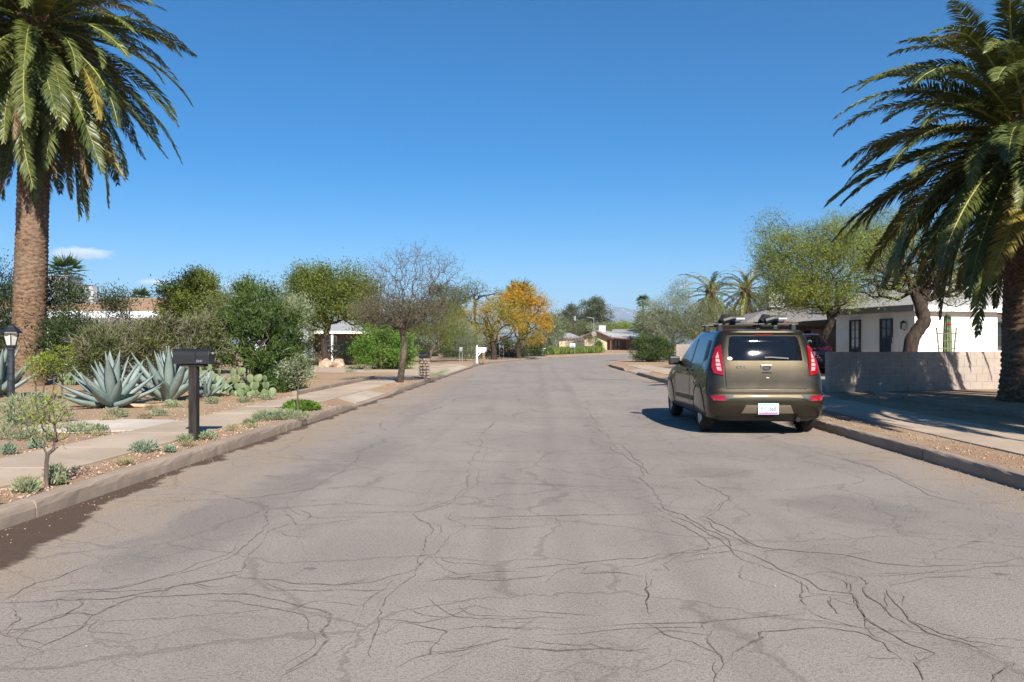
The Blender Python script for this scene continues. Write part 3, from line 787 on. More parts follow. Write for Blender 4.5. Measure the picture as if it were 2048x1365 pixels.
def palm(name, label, base, top, rb, rt, L, nfr, seed, group='date palms along the street', skirt=0.30, lo=-78, pineapple=True, nl=120, hi=84, keep=None, dead_share=0.10):
    rng = np.random.default_rng(seed); random.seed(seed)
    root = empty(name, base); tag(root, label, 'palm tree', group)
    b = Vector((0, 0, -0.1)); tp = Vector(top) - Vector(base); H = tp.length
    # trunk: rings of old leaf scars, each ring stepping out over the one below
    nr = max(12, int(H / 0.040)); ns = 36; V = []; Fc = []
    for i in range(nr + 1):
        t = i / nr; c = b.lerp(tp, t) + Vector((0.10 * math.sin(t * 3.1), 0.05 * math.sin(t * 2.0), 0)) * rb
        r = rb * (1 + 0.22 * math.exp(-t * H / 0.45)) * (1 - t) + rt * t
        r *= 1 + (0.10 * smooth(1 - 0.9 / H, 1, t) if pineapple else 0)
        for k in range(ns):
            a = 2 * math.pi * k / ns
            ph = (i / 3.0 + 0.5 * ((k // 3) % 2) + 0.25 * math.sin(a * 2 + i * .11)) % 1.0
            rr = r * (1 + 0.105 * ph ** 1.4 - 0.045 + rng.normal(0, .010))
            V.append((c.x + rr * math.cos(a), c.y + rr * math.sin(a), c.z + rng.normal(0, .008)))
    for i in range(nr):
        for k in range(ns): Fc.append((i * ns + k, i * ns + (k + 1) % ns, (i + 1) * ns + (k + 1) % ns, (i + 1) * ns + k))
    Fc2 = np.array(Fc); me = mesh_np('trunk', np.array(V), Fc2, 4); link('trunk', me, M['palm_trunk'], root)
    # cut leaf bases under the crown
    mb = MB()
    for k in range(90):
        a = k * 2.39996; t = k / 90; z = -0.85 + 1.05 * t; rr = rt * (1.12 - 0.35 * max(0, t - .6))
        d = Vector((math.cos(a), math.sin(a), 0)); p = tp + d * rr * .85 + Vector((0, 0, z)); q = p + d * (.16 + .1 * random.random()) + Vector((0, 0, .22))
        mb.tube([p, (p + q) / 2 + d * .03, q], [.075, .06, .035], 5)
    mb.build('leaf_bases', M['palm_trunk'], root)
    # fronds
    bank = {}
    for k in range(nfr):
        f = (k + 0.5) / nfr                                # 0 = youngest, upright
        e = hi - (hi - lo) * (f ** 0.82) + rng.normal(0, 5); a = k * 2.39996 + rng.normal(0, .25)
        if keep and not keep(a, e): continue
        dead = f > 1 - dead_share or (f > .55 and e < -12 and rng.random() < .07); yel = (not dead) and rng.random() < (0.05 + 0.22 * max(0, f - .5))
        eb = int(round(e / 12)); key = (eb, int(rng.integers(0, 2)), dead)
        if key not in bank:
            bend = 48 + 0.42 * max(0, eb * 12 + 20) if eb * 12 > -30 else 30
            bank[key] = frond_mesh(eb * 12, L * rng.uniform(.9, 1.08), rng, nl, dead, bend=bend + rng.normal(0, 6))
        me = bank[key]
        if yel:
            yk = key + ('y',)
            if yk not in bank: bank[yk] = me.copy()
            me = bank[yk]
        if len(me.materials) < 2: me.materials.append(M['frond_dead'] if dead else (M['frond_yellow'] if yel else M['frond_green']))
        elif yel: me.materials[1] = M['frond_yellow']
        o = link('frond', me, None, root)
        rad = rt * (0.25 + 0.75 * f); z = 0.30 - 0.85 * f
        o.location = tp + Vector((math.cos(a) * rad, math.sin(a) * rad, z)); o.rotation_euler = (rng.normal(0, .22), 0, a)
        sc = rng.uniform(.88, 1.1) * (0.86 + 0.14 * smooth(0, .18, f)); o.scale = (sc, sc, sc)
    # orange fruit stalks among the young leaves
    mb = MB()
    for k in range(26):
        a = rng.uniform(0, 6.28); d = Vector((math.cos(a), math.sin(a), 0)); p = tp + d * rt * .4 + Vector((0, 0, .05))
        mb.tube([p, p + d * .35 + Vector((0, 0, .45)), p + d * .8 + Vector((0, 0, .30 + .2 * random.random()))], [.014, .011, .006], 4)
    mb.build('fruit_stalks', M['leaf_gold'], root)
    return root

M['agave_dry'] = plain('agave_dry', (0.30, 0.22, 0.14), .9, var=.35)
# ---- agave and prickly pear -------------------------------------------------
def agave_leaf(L, w, curve):
    n, V, Fc = 12, [], []
    x = z = 0.0; ang = 0.0
    for i in range(n + 1):
        t = i / n
        wd = w * (0.75 + 0.9 * t * (1 - t) * 1.6) * (1 - t ** 2.6) + 0.002
        a = curve * t
        cup = 0.34 * wd
        d = Vector((math.cos(a), 0, math.sin(a))); nrm = Vector((-math.sin(a), 0, math.cos(a)))
        c = Vector((x, 0, z)); th = 0.035 * (1 - t) + .003
        for yy, k in ((-1, 1), (-.5, .25), (0, 0), (.5, .25), (1, 1)): V.append(c + Vector((0, yy * wd * .5, 0)) + nrm * (cup * k))
        for yy, k in ((.5, .25), (0, 0), (-.5, .25)): V.append(c + Vector((0, yy * wd * .5, 0)) + nrm * (cup * k - th))
        x += d.x * L / n; z += d.z * L / n
    m = 8
    for i in range(n):
        for k in range(m): Fc.append((i * m + k, i * m + (k + 1) % m, (i + 1) * m + (k + 1) % m, (i + 1) * m + k))
    Fc.append(tuple(range(m))[::-1]); Fc.append(tuple(n * m + k for k in range(m)))
    mb = MB(); mb.add(V, Fc); return mb
def agave(label, base, L, nleaf, seed, lo=0.15, wide=0.23):
    random.seed(seed); root = empty('agave', base, random.uniform(0, 6)); tag(root, label, 'agave', 'blue agaves in the gravel yard')
    meshes = []
    for cv in (0.35, 0.0, -0.45, 0.6):
        o = agave_leaf(L, wide, cv).build('leaf', M['agave'], root, smooth_shade=True); meshes.append(o.data); bpy.data.objects.remove(o)
    dry = meshes[3].copy(); dry.materials.clear(); dry.materials.append(M['agave_dry']); meshes.append(dry)
    MB().tube([(0, 0, -.05), (0, 0, .12), (0, 0, .3)], [.14 * L, .13 * L, .05 * L], 10).build('core', M['agave'], root)
    for k in range(nleaf):
        f = k / nleaf; a = k * 2.39996; el = math.radians(84 - (84 - math.degrees(lo)) * f ** 1.1) + random.uniform(-.06, .06)
        cv = meshes[1] if f < .35 else (meshes[0] if f < .65 else random.choice([meshes[0], meshes[3], meshes[3], meshes[2]]))
        if f > .86 and random.random() < .55: cv = dry; el = random.uniform(-.02, .15)
        o = link('leaf', cv, None, root); r = 0.05 * L + 0.05 * f
        o.location = (math.cos(a) * r, math.sin(a) * r, 0.10 * L * (1 - f * .9)); s = random.uniform(.86, 1.06) * (0.92 if f < .3 else 1.0)
        o.rotation_euler = (random.uniform(-.1, .1), -el + (0.3 if cv in (meshes[0], meshes[3], dry) else 0.0), a); o.scale = (s, s, s)
    return root
def pad_mesh():
    bm = bmesh.new(); bmesh.ops.create_uvsphere(bm, u_segments=14, v_segments=9, radius=1)
    for v in bm.verts:
        x, y, z = v.co; tz = (z + 1) / 2; wd = 0.62 + 0.38 * math.sin(min(1, tz * 1.05) * math.pi * .62)
        v.co = Vector((x * 0.40 * wd, y * 0.075, tz * 1.0))
    me = bpy.data.meshes.new('pad'); bm.to_mesh(me); bm.free(); me.materials.append(M['pad'])
    me.polygons.foreach_set('use_smooth', [True] * len(me.polygons)); return me
PAD = pad_mesh()
def prickly_pear(label, base, h, npad, spreadx, seed):
    random.seed(seed); root = empty('prickly_pear', base); tag(root, label, 'cactus', 'prickly pears in the gravel yard')
    tips = []
    for k in range(npad):
        s = random.uniform(.17, .25) * (0.7 + 0.3 * h)
        if k < npad * .42 or not tips:
            p = Vector((random.uniform(-spreadx, spreadx), random.uniform(-.35, .35), -0.02)); tilt = random.uniform(-.5, .5)
        else:
            p0, r0, s0, lv = random.choice(tips); 
            if lv * .24 > h: continue
            p = p0 + r0 @ Vector((random.uniform(-.12, .12), 0, .93)) * s0; tilt = random.uniform(-.75, .75)
        R = Matrix.Rotation(random.uniform(-.9, .9), 3, 'Z') @ Matrix.Rotation(tilt, 3, 'Y') @ Matrix.Rotation(random.uniform(-.3, .3), 3, 'X')
        o = link('pad', PAD, None, root); o.location = p; o.rotation_euler = R.to_euler(); o.scale = (s * random.uniform(.9, 1.15), s, s)
        tips.append((p, R, s, (tips and 1 or 0) + int(p.z / .24)))
    return root
def tuft(name, label, cat, base, r, h, n, mat, ll, lw, seed, group=None, up=1.0):
    rng = np.random.default_rng(seed); a = rng.uniform(0, 6.28, n); q = r * np.sqrt(rng.random(n)) * (0.75 + .25 * np.sin(a * 3 + seed))
    z = h * rng.random(n) * np.sqrt(np.clip(1 - (q / (r * 1.05)) ** 2, 0.05, 1)) * .75
    P = np.stack([q * np.cos(a), q * np.sin(a), z], 1); D = rng.normal(size=(n, 3)) * .55 + np.stack([np.cos(a) * .5, np.sin(a) * .5, np.full(n, up)], 1)
    V, Fc = leaves_np(P, D, ll, lw, rng)
    V[:, 2] = np.maximum(V[:, 2], -0.01)
    o = link(name, mesh_np(name, V, Fc, 4), M[mat]); o.location = base; tag(o, label, cat, group); return o

# ------------------------------------------------------------------ buildings and walls
def gb(px, Y, lift=YARD): return Vector(((px - CX) / F * Y, Y, zg(Y) + lift))
def window(parent, c, w, h, ax, nrm, glass, frame, bars=(2, 3), depth=0.09, name='window'):
    """opening with recessed pane, frame and glazing bars; c centre on the wall face, ax along the wall, nrm outward"""
    ax, nrm = Vector(ax).normalized(), Vector(nrm).normalized(); up = Vector((0, 0, 1)); c = Vector(c)
    R = Matrix((ax, nrm, up)).transposed()
    f = MB()
    for s in (-1, 1):
        f.box(c + ax * s * (w / 2) + nrm * .01, (.06, .1, h + .06), rot=R); f.box(c + up * s * (h / 2) + nrm * .012, (w + .06, .1, .06), rot=R)
    fo = f.build(name, frame, parent)
    MB().box(c - nrm * .0, (w - .05, .03, h - .05), rot=R).build('pane', glass, fo)
    b = MB()
    for i in range(1, bars[0]): b.box(c + ax * (w * (i / bars[0] - .5)) + nrm * .022, (.03, .03, h - .07), rot=R)
    for i in range(1, bars[1]): b.box(c + up * (h * (i / bars[1] - .5)) + nrm * .024, (w - .07, .03, .03), rot=R)
    if b.v: b.build('glazing_bar', frame, fo)
    MB().box(c - up * (h / 2 + .06) + nrm * .05, (w + .2, .14, .06), rot=R).build('sill', frame, fo)
    return fo
def roof_poly(parent, name, polys, mat, th=0.10):
    mb = MB()
    for poly in polys:
        P = [Vector(p) for p in poly]; n = len(P)
        mb.add(P + [p - Vector((0, 0, th)) for p in P], [tuple(range(n)), tuple(range(n, 2 * n))[::-1]] + [(i, (i + 1) % n, n + (i + 1) % n, n + i) for i in range(n)])
    return mb.build(name, mat, parent)
def cooler(parent, c, s=1.0, name='evaporative_cooler', mat='grey_metal', mat2=None):
    o = MB().box(Vector(c) + Vector((0, 0, .45 * s)), (1.0 * s, .95 * s, .9 * s)).build(name, M[mat], parent, bevel=.02)
    for k in range(5): MB().box(Vector(c) + Vector((0, -.485 * s, (.18 + .13 * k) * s)), (.84 * s, .03, .05 * s)).build('louvre', M[mat2 or mat], o)
    MB().box(Vector(c) + Vector((0, 0, .92 * s)), (1.08 * s, 1.02 * s, .05 * s)).build('lid', M[mat2 or mat], o)
    MB().box(Vector(c) + Vector((.0, 0, -.15)), (.5 * s, .5 * s, .32)).build('duct', M[mat], o)
    return o
def oriented(o, d):   # local frame builder: returns function mapping (along, out, z)
    d = Vector((d[0], d[1], 0)).normalized(); n = Vector((d.y, -d.x, 0)); o = Vector(o)
    return lambda a, b, z: o + d * a + n * b + Vector((0, 0, z)), d, n

# house with brown shingles and white porch fascia behind the hedge
def brown_roof_house():
    Y = 44.0; root = empty('house', (0, 0, 0)); tag(root, 'low house with brown shingle roof and white fascia behind the agave hedge', 'house')
    xa, xb = -35.0, -18.6; z0 = YARD; d = 9.0
    MB().box(((xa + xb) / 2, Y + 1.6 + d / 2, z0 + 1.4), (xb - xa - 1, d - 1.2, 2.9)).build('wall', M['stucco_tan'], root)
    roof_poly(root, 'roof', [[(xa, Y, 3.10), (xb, Y, 3.10), (xb - .2, Y + 5, 4.18), (xa, Y + 5, 4.18)], [(xa, Y + 5.0, 4.18), (xb - .2, Y + 5.0, 4.18), (xb, Y + d + 1.2, 3.0), (xa, Y + d + 1.2, 3.0)]], M['roof_brown'])
    roof_poly(root, 'porch_roof', [[(xa, Y - 1.9, 2.66), (xb + .6, Y - 1.9, 2.66), (xb + .6, Y + .02, 3.16), (xa, Y + .02, 3.16)]], M['white_paint'], .06)
    MB().box(((xa + xb) / 2 + .3, Y - 1.94, 2.60), (xb - xa + .6, .06, .24)).build('fascia', M['fascia_grey'], root)
    for x in np.linspace(xa + 1, xb + .3, 6): MB().box((x, Y - 1.8, z0 + 1.2), (.12, .12, 2.5)).build('porch_post', M['white_paint'], root)
    for x in (-31.5, -27, -21.5): window(root, (x, Y + 2.19, z0 + 1.4), 1.3, 1.1, (1, 0, 0), (0, -1, 0), M['glass_dark'], M['frame_dark'])
    MB().box((-24.2, Y + 2.19, z0 + 1.0), (.95, .06, 2.0)).build('door', M['wood_dark'], root)
    cooler(root, (at(122, 0, Y + 3).x, Y + 3.0, 3.85), 1.6)
    cooler(root, (at(160, 0, Y + 3).x, Y + 3.4, 3.85), 1.05, mat='fascia_grey', mat2='grey_metal')
    MB().tube([(at(181, 0, Y + 3).x, Y + 3.2, 3.6), (at(181, 0, Y + 3).x, Y + 3.2, 4.75)], .36, 10).build('vent_duct', M['grey_metal'], root)
brown_roof_house()

# white and blue house behind the green mesquite
def blue_house():
    Y = 55.0; root = empty('house', (0, 0, 0)); tag(root, 'pale blue and white house with grey roof behind the forked green tree', 'house')
    xa, xm, xb = at(490, 0, Y).x, at(612, 0, Y).x, at(735, 0, Y).x
    MB().box(((xa + xm) / 2, Y + 4, YARD + 1.2), (xm - xa, 7, 2.4)).build('wall', M['wall_blue'], root)
    MB().add
    g = MB(); zr = 2.52
    g.add([(xa - .3, Y + .45, zr), (xm + .15, Y + .45, zr), ((xa + xm) / 2, Y + .45, zr + 1.25), (xa - .3, Y + .6, zr), (xm + .15, Y + .6, zr), ((xa + xm) / 2, Y + .6, zr + 1.25)], [(0, 1, 2), (3, 5, 4), (0, 3, 4, 1), (1, 4, 5, 2), (0, 2, 5, 3)])
    g.build('gable', M['white_paint'], root)
    xc = (xa + xm) / 2
    roof_poly(root, 'roof', [[(xa - .5, Y, zr), (xc, Y, zr + 1.36), (xc, Y + 8, zr + 1.36), (xa - .5, Y + 8, zr)], [(xc + .001, Y, zr + 1.36), (xm + .4, Y, zr), (xm + .4, Y + 8, zr), (xc + .001, Y + 8, zr + 1.36)]], M['roof_white'])
    MB().box(((xm + xb) / 2, Y + 5, YARD + 1.15), (xb - xm, 5, 2.3)).build('wing', M['brick_dark'], root)
    roof_poly(root, 'porch_roof', [[(xm, Y + .8, 2.22), (xb + .1, Y + .8, 2.22), (xb - 1.2, Y + 4.5, 3.1), (xm, Y + 4.5, 3.1)], [(xm, Y + 4.502, 3.1), (xb - 1.2, Y + 4.502, 3.1), (xb + .1, Y + 8, 2.3), (xm, Y + 8, 2.3)]], M['roof_white'])
    MB().box(((xm + xb) / 2, Y + .78, 2.17), (xb - xm + .2, .07, .18)).build('fascia', M['white_paint'], root)
    for x in (xm + 1.6, xb - .1): MB().box((x, Y + .95, YARD + 1.0), (.14, .14, 2.0)).build('porch_post', M['white_paint'], root)
    MB().box((xb - .5, Y + 2.2, YARD + .9), (.9, .08, 1.4)).build('screen', M['white_paint'], root)
    window(root, (xm + 1.1, Y + 2.47, YARD + 1.3), .9, 1.0, (1, 0, 0), (0, -1, 0), M['glass_dark'], M['white_paint'])
    window(root, (xa + 1.2, Y + .47, YARD + 1.3), .9, 1.0, (1, 0, 0), (0, -1, 0), M['glass_blue'], M['white_paint'])
    MB().box((xb - 1.6, Y + 2.47, YARD + 1.0), (.9, .06, 2.0)).build('door', M['wood_brown'], root)
blue_house()

# white stucco house with hip roof on the right
def white_house():
    P1, P2 = Vector((14.28, 35.1, 0)), Vector((15.52, 30.7, 0)); L, d, n = oriented(P2, (P2 - P1).xy)   # d: along the shaded wall towards the street corner
    # local: a along d (negative = away), b to the right/out of the shaded side is -x ; use m = right
    m = Vector((-d.y, d.x, 0)); 
    if m.x < 0: m = -m
    root = empty('house', (0, 0, 0)); tag(root, 'white stucco house with grey hip roof behind the block wall', 'house')
    def W(a, b, z): return P2 + d * a + m * b + Vector((0, 0, z))
    wl, ww, wz = (P2 - P1).length, 4.0, 2.62
    mb = MB(); q = [W(-wl, 0, 0), W(0, 0, 0), W(0, ww, 0), W(-wl, ww, 0)]; mb.prism([(p.x, p.y) for p in q], YARD - .05, wz)
    # recesses for the windows are cut into the shaded wall
    body = mb.build('wall', M['stucco_white'], root)
    mb = MB(); q = [W(-wl, ww + .003, 0), W(-2.2, ww + .003, 0), W(-2.2, 12, 0), W(-wl - 4, 12, 0), W(-wl - 4, ww + .003, 0)]; mb.prism([(p.x, p.y) for p in q], YARD - .05, wz - .01); mb.build('wing', M['stucco_white'], root)
    e, zt, zr = .28, wz + .22, wz + 1.35
    c = [W(-wl - e, -e, zt), W(e, -e, zt), W(e, ww + e, zt), W(-wl - e, ww + e, zt)]
    r1, r2 = W(-wl / 2 - .3, ww / 2, zr), W(-wl / 2 + .3, ww / 2, zr)
    roof_poly(root, 'roof', [[c[0], c[1], r2, r1], [c[1], c[2], r2], [c[2], c[3], r1, r2], [c[3], c[0], r1]], M['roof_grey'], .02)
    c2 = [W(-wl - 5, 1.8, zt + .03), W(-1.2, 1.8 + 1.9, zt + .03), W(-1.2, 12.5, zt + .03), W(-wl - 5, 12.5, zt + .03)]
    ra, rb_ = W(-wl / 2 - 2.6, 5.2, zr + .75), W(-wl / 2 - 2.6, 10, zr + .75)
    roof_poly(root, 'main_roof', [[c2[1], c2[2], rb_, ra], [c2[0], c2[1], ra], [c2[2], c2[3], rb_], [c2[3], c2[0], ra, rb_]], M['roof_grey'], .02)
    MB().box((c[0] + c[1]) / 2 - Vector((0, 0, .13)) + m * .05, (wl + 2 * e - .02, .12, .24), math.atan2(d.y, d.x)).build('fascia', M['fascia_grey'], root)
    MB().box((c[1] + c[2]) / 2 - Vector((0, 0, .13)) - d * .05, (ww + 2 * e - .02, .12, .24), math.atan2(m.y, m.x)).build('fascia', M['white_paint'], root)
    MB().box(W(-1.35, 8, zt - .08), (8.5, .12, .22), math.atan2(m.y, m.x)).build('porch_fascia', M['white_paint'], root)
    def frac(px):  # intersect the pixel's line of sight with the shaded wall
        k = (px - CX) / F; t = (k * P1.y - P1.x) / ((P2.x - P1.x) - k * (P2.y - P1.y)); return -wl * (1 - t)
    for xa, xb in ((1702, 1721), (1763, 1785)):
        a0, a1 = frac(xa), frac(xb)
        window(root, W((a0 + a1) / 2, -.02, YARD + 1.45), abs(a1 - a0), 1.5, d, -m, M['glass_blue'], M['frame_dark'], (2, 4))
    lam = W(frac(1812), -.14, 2.03); lo = MB().box(lam, (.15, .15, .26)).build('wall_lantern', M['black_metal'], root)
    MB().tube([lam + Vector((0, 0, .13)), lam + Vector((0, 0, .22))], [.12, .02], 6).build('cap', M['black_metal'], lo)
    MB().box(lam + m * .07 + Vector((0, 0, -.03)), (.06, .06, .3)).build('bracket', M['black_metal'], lo)
    window(root, W(-2.18, 6.1, YARD + 1.6), 1.0, 1.0, m, d, M['glass_dark'], M['frame_dark'], (1, 2))
    MB().box(W(-2.14, 4.9, YARD + 1.0), (.95, .07, 2.05), math.atan2(m.y, m.x)).build('door', M['wood_dark'], root)
    return W
WH = white_house()

# brown house with carport
def carport_house():
    root = empty('house', (0, 0, 0)); tag(root, 'brown house with open carport and pale roof behind the dark red car', 'house')
    Y = 41.0; xa, xb = at(1508, 0, Y).x, at(1690, 0, Y).x
    MB().box((at(1620, 0, Y).x + .6, Y + 6, YARD + 1.2), (at(1690, 0, Y).x - at(1545, 0, Y).x + 2, 5, 2.5)).build('wall', M['stucco_brown'], root)
    roof_poly(root, 'roof', [[(xa - .4, Y + .3, 2.45), (xb + 2, Y - .3, 2.62), (xb + 2, Y + 4.5, 3.5), (xa + 2.2, Y + 4.5, 3.4)], [(xa + 2.2, Y + 4.502, 3.4), (xb + 2, Y + 4.502, 3.5), (xb + 2, Y + 10, 2.6), (xa - .3, Y + 10, 2.5)], [(xa - .4, Y + .302, 2.45), (xa + 2.2, Y + 4.5, 3.398), (xa - .3, Y + 10, 2.5)]], shingle('roof_dusty', (0.26, 0.235, 0.215)), .08)
    MB().box(((xa + xb) / 2 + .8, Y + .02, 2.38), (xb - xa + 2.3, .08, .22), -.07).build('fascia', M['wood_brown'], root)
    for px in (1520, 1560, 1600): MB().box((at(px, 0, Y).x, Y + .4, YARD + 1.1), (.14, .14, 2.25)).build('carport_post', M['wood_brown'], root)
    window(root, (at(1611, 0, Y + 3.4).x, Y + 3.47, YARD + 1.45), .62, .9, (1, 0, 0), (0, -1, 0), M['glass_dark'], M['frame_dark'], (1, 1))
    MB().box((at(1650, 0, Y + 1.4).x, Y + 1.6, YARD + 1.0), (1.25, .2, 2.0)).build('screen_wall', M['block'], root)
    cooler(root, (at(1549, 0, Y + 4).x, Y + 4.0, 3.4), .85, mat='white_paint', mat2='grey_metal')
carport_house()

# far house with red trim at the bend
def red_trim_house():
    root = empty('house', (0, 0, 0)); tag(root, 'tan ranch house with red gable trim and white roof at the bend', 'house')
    Y = 118.0; g = zg(Y) + YARD
    def X(px): return at(px, 0, Y).x
    def Z(py, yy=Y): return at(0, py, yy).z
    xa, xp, xe, xb = X(1166), X(1190), X(1218), X(1300)
    eave = Z(675); peak = Z(661)
    MB().prism([(xa + .3, Y + .8), (xe - .2, Y + .8), (xe - .2, Y + 9), (xa + .3, Y + 9)], g - .1, eave).build('wall', M['stucco_tan'], root)
    gm = MB(); gm.add([(xa + .2, Y + .82, eave), (xe - .1, Y + .82, eave), (xp, Y + .82, peak - .15), (xa + .2, Y + 1.0, eave), (xe - .1, Y + 1.0, eave), (xp, Y + 1.0, peak - .15)], [(0, 1, 2), (3, 5, 4), (0, 3, 4, 1), (1, 4, 5, 2), (0, 2, 5, 3)]); gm.build('gable', M['stucco_tan'], root)
    xr_ = X(1275)
    roof_poly(root, 'roof', [[(xa - .6, Y, eave - .1), (xp, Y, peak), (xp + 3.2, Y + 10, peak + .1), (xa - .6, Y + 10, eave)], [(xp + .002, Y, peak), (xe + .3, Y, eave), (xr_ + .4, Y, eave - .35), (xr_ + .6, Y + 5, eave + .4), (xp + 3.2, Y + 10, peak + .1)]], M['roof_white'], .1)
    for a, b in (((xa - .6, Y - .06, eave - .1), (xp, Y - .06, peak)), ((xp, Y - .06, peak), (xe + .3, Y - .06, eave)), ((xe + .3, Y - .06, eave), (xr_ + .4, Y - .06, eave - .35))):
        a, b = Vector(a), Vector(b); MB().tube([a - Vector((0, 0, .1)), b - Vector((0, 0, .1))], .13, 4).build('fascia', M['fascia_red'], root)
    MB().prism([(xe - .19, Y + 2.4), (xb, Y + 2.4), (xb, Y + 9), (xe - .19, Y + 9)], g - .1, eave - .3).build('porch_wall', M['stucco_brown'], root)
    roof_poly(root, 'back_roof', [[(X(1235), Y + 7, Z(664)), (X(1300), Y + 7, Z(662)), (X(1310), Y + 12, Z(655)), (X(1245), Y + 12, Z(656))]], M['roof_white'], .1)
    for px in (1236, 1243): window(root, (X(px), Y + 2.38, g + 1.25), .7, 1.5, (1, 0, 0), (0, -1, 0), M['glass_dark'], M['wood_brown'], (1, 2))
    MB().box((X(1250), Y + 2.36, g + 1.0), (.9, .07, 2.0)).build('door', M['fascia_red'], root)
    for px in (1222, 1261): MB().box((X(px), Y + .3, g + 1.05), (.15, .15, 2.2)).build('porch_post', M['fascia_red'], root)
    c = cooler(root, (X(1210), Y + 4, Z(663)), 1.0, mat='lamp_glass', mat2='lamp_glass'); 
    o2 = empty('outbuilding', (0, 0, 0)); tag(o2, 'small tan building with pale hip roof left of the gabled house', 'house')
    Y2 = 126.0; a, b = at(1118, 0, Y2).x, at(1160, 0, Y2).x; ev, pk = Z(676, Y2), Z(666, Y2); g2 = zg(Y2) + YARD
    MB().prism([(a, Y2), (b, Y2), (b, Y2 + 5), (a, Y2 + 5)], g2 - .1, ev).build('wall', M['stucco_tan'], o2)
    p = (a + b) / 2
    roof_poly(o2, 'roof', [[(a - .4, Y2 - .4, ev), (b + .4, Y2 - .4, ev), (p + .3, Y2 + 2.5, pk), (p - .3, Y2 + 2.5, pk)], [(b + .4, Y2 - .4, ev), (b + .4, Y2 + 5.4, ev), (p + .3, Y2 + 2.5, pk)], [(a - .4, Y2 + 5.4, ev), (a - .4, Y2 - .4, ev), (p - .3, Y2 + 2.5, pk)]], M['roof_white'], .1)
    MB().box((p, Y2 - .42, ev - .1), (b - a + .8, .05, .2)).build('fascia', M['fascia_red'], o2)
red_trim_house()

# block wall, block by block
def block_wall(label, p0, p1, courses, group=None, bl=0.405, bh=0.2):
    p0, p1 = Vector(p0), Vector(p1); d = (p1 - p0); Lw = d.length; d.normalize(); rz = math.atan2(d.y, d.x)
    root = MB().box((Lw / 2, 0, courses * bh / 2 - .05), (Lw - .03, .135, courses * bh + .06)).build('block_wall', M['mortar']); root.location = p0; root.rotation_euler = (0, 0, rz)
    tag(root, label, 'wall', group)
    cache = {}
    for c in range(courses):
        x = 0.0; first = bl if c % 2 == 0 else bl / 2
        while x < Lw - .02:
            w = min(first, Lw - x); first = bl; k = round(w, 3)
            if k not in cache: tmp = MB().box((0, 0, 0), (w - .009, .152, bh - .009)).build('block', M['block'], None, bevel=.004); cache[k] = tmp.data; bpy.data.objects.remove(tmp)
            o = link('block', cache[k], None, root); o.location = (x + w / 2, random.uniform(-.0015, .0015), (c + .5) * bh); x += w
    return root
block_wall('grey concrete block wall beside the tall palm, streaked by frond shadows', (7.75, 19.6, YARD), (13.4, 21.4, YARD), 5)
block_wall('short pale block wall behind the dense round bush by the driveway', tuple(gb(1353, 43)), tuple(gb(1395, 42.5)), 6)

# ------------------------------------------------------------------ planting
def gpx(px, py): return ground(px, py, YARD)
# the big palms
bL = Vector((-13.95, 22.9, YARD)); palm('palm_tree', 'tall date palm with thick ringed trunk beside the agaves', bL, (-13.72, 22.9, 10.4), 0.45, 0.36, 4.3, 185, 5, lo=-88, dead_share=.04)
bR = Vector((10.85, 16.6, YARD)); pr = palm('palm_tree', 'date palm with low arching crown in front of the block wall', bR, (10.72, 16.6, 5.7), 0.56, 0.46, 3.72, 165, 9, lo=-60, dead_share=.03, hi=90, keep=lambda a, e: not (e < 22 and -1.35 < ((a + math.pi) % (2 * math.pi) - math.pi) < 0.1 and int(a * 977) % 5 > 1))
p3 = copy_tree(pr); p3.location = (9.7, 8.0, YARD); p3.rotation_euler = (0, 0, 2.1); p3['label'] = 'date palm whose fronds shade the right pavement and parked car'
for px, py, Y, r, sd, lb in ((1421, 576, 78, 62, 31, 'far date palm with grey skirt beside the sage green trees'), (1492, 568, 80, 62, 33, 'far date palm standing above the carport roof')):
    t = at(px, py + 12, Y); palm('palm_tree', lb, (t.x, Y, zg(Y) + YARD), (t.x, Y, t.z), .34, .3, r * Y / F * 1.15, 62, sd, nl=44, lo=-80)
def fan_palm(label, px, py, Y, r, seed):
    rng = np.random.default_rng(seed); t = at(px, py, Y); b = Vector((t.x, Y, zg(Y) + YARD)); root = empty('fan_palm', b); tag(root, label, 'palm tree')
    MB().tube([(0, 0, -.1), (0, 0, (t.z - b.z) * .5), (0, 0, t.z - b.z)], [.22, .17, .15], 8).build('trunk', M['palm_trunk'], root)
    V, Fc, off = [], [], 0
    for k in range(34):
        a = k * 2.4; e = math.radians(75 - 130 * k / 34); d = Vector((math.cos(a) * math.cos(e), math.sin(a) * math.cos(e), math.sin(e))); c = Vector((0, 0, t.z - b.z)) + d * r * .45
        s = d.cross(Vector((0, 0, 1))).normalized(); 
        P = np.array([c] * 15); D = np.array([(d * math.cos(q) + s * math.sin(q)) for q in np.linspace(-1.25, 1.25, 15)]); D[:, 2] -= .15
        v, f = leaves_np(P, D, r * .62, r * .07, rng); V.append(v); Fc.append(f + off); off += len(v)
        v, f = tubes_np(np.array([[0, 0, t.z - b.z]]), np.array([c]), np.array([.02]), np.array([.015]), 4); V.append(v); Fc.append(f + off); off += len(v)
    link('crown', mesh_np('fan_crown', np.concatenate(V), np.concatenate(Fc), 4), M['leaf_oleander'], root); return root
fan_palm('small fan palm rising behind the sage green trees', 1286, 603, 130, 1.25, 1)
fan_palm('fan palm poking out above the orange flowering tree', 1040, 592, 90, 2.0, 2)
fan_palm('distant fan palm above the brown shingle roof', 132, 545, 70, 1.7, 3)
fan_palm('low fan palm crown behind the brown roof ridge', 282, 597, 60, .9, 4)

S = woody
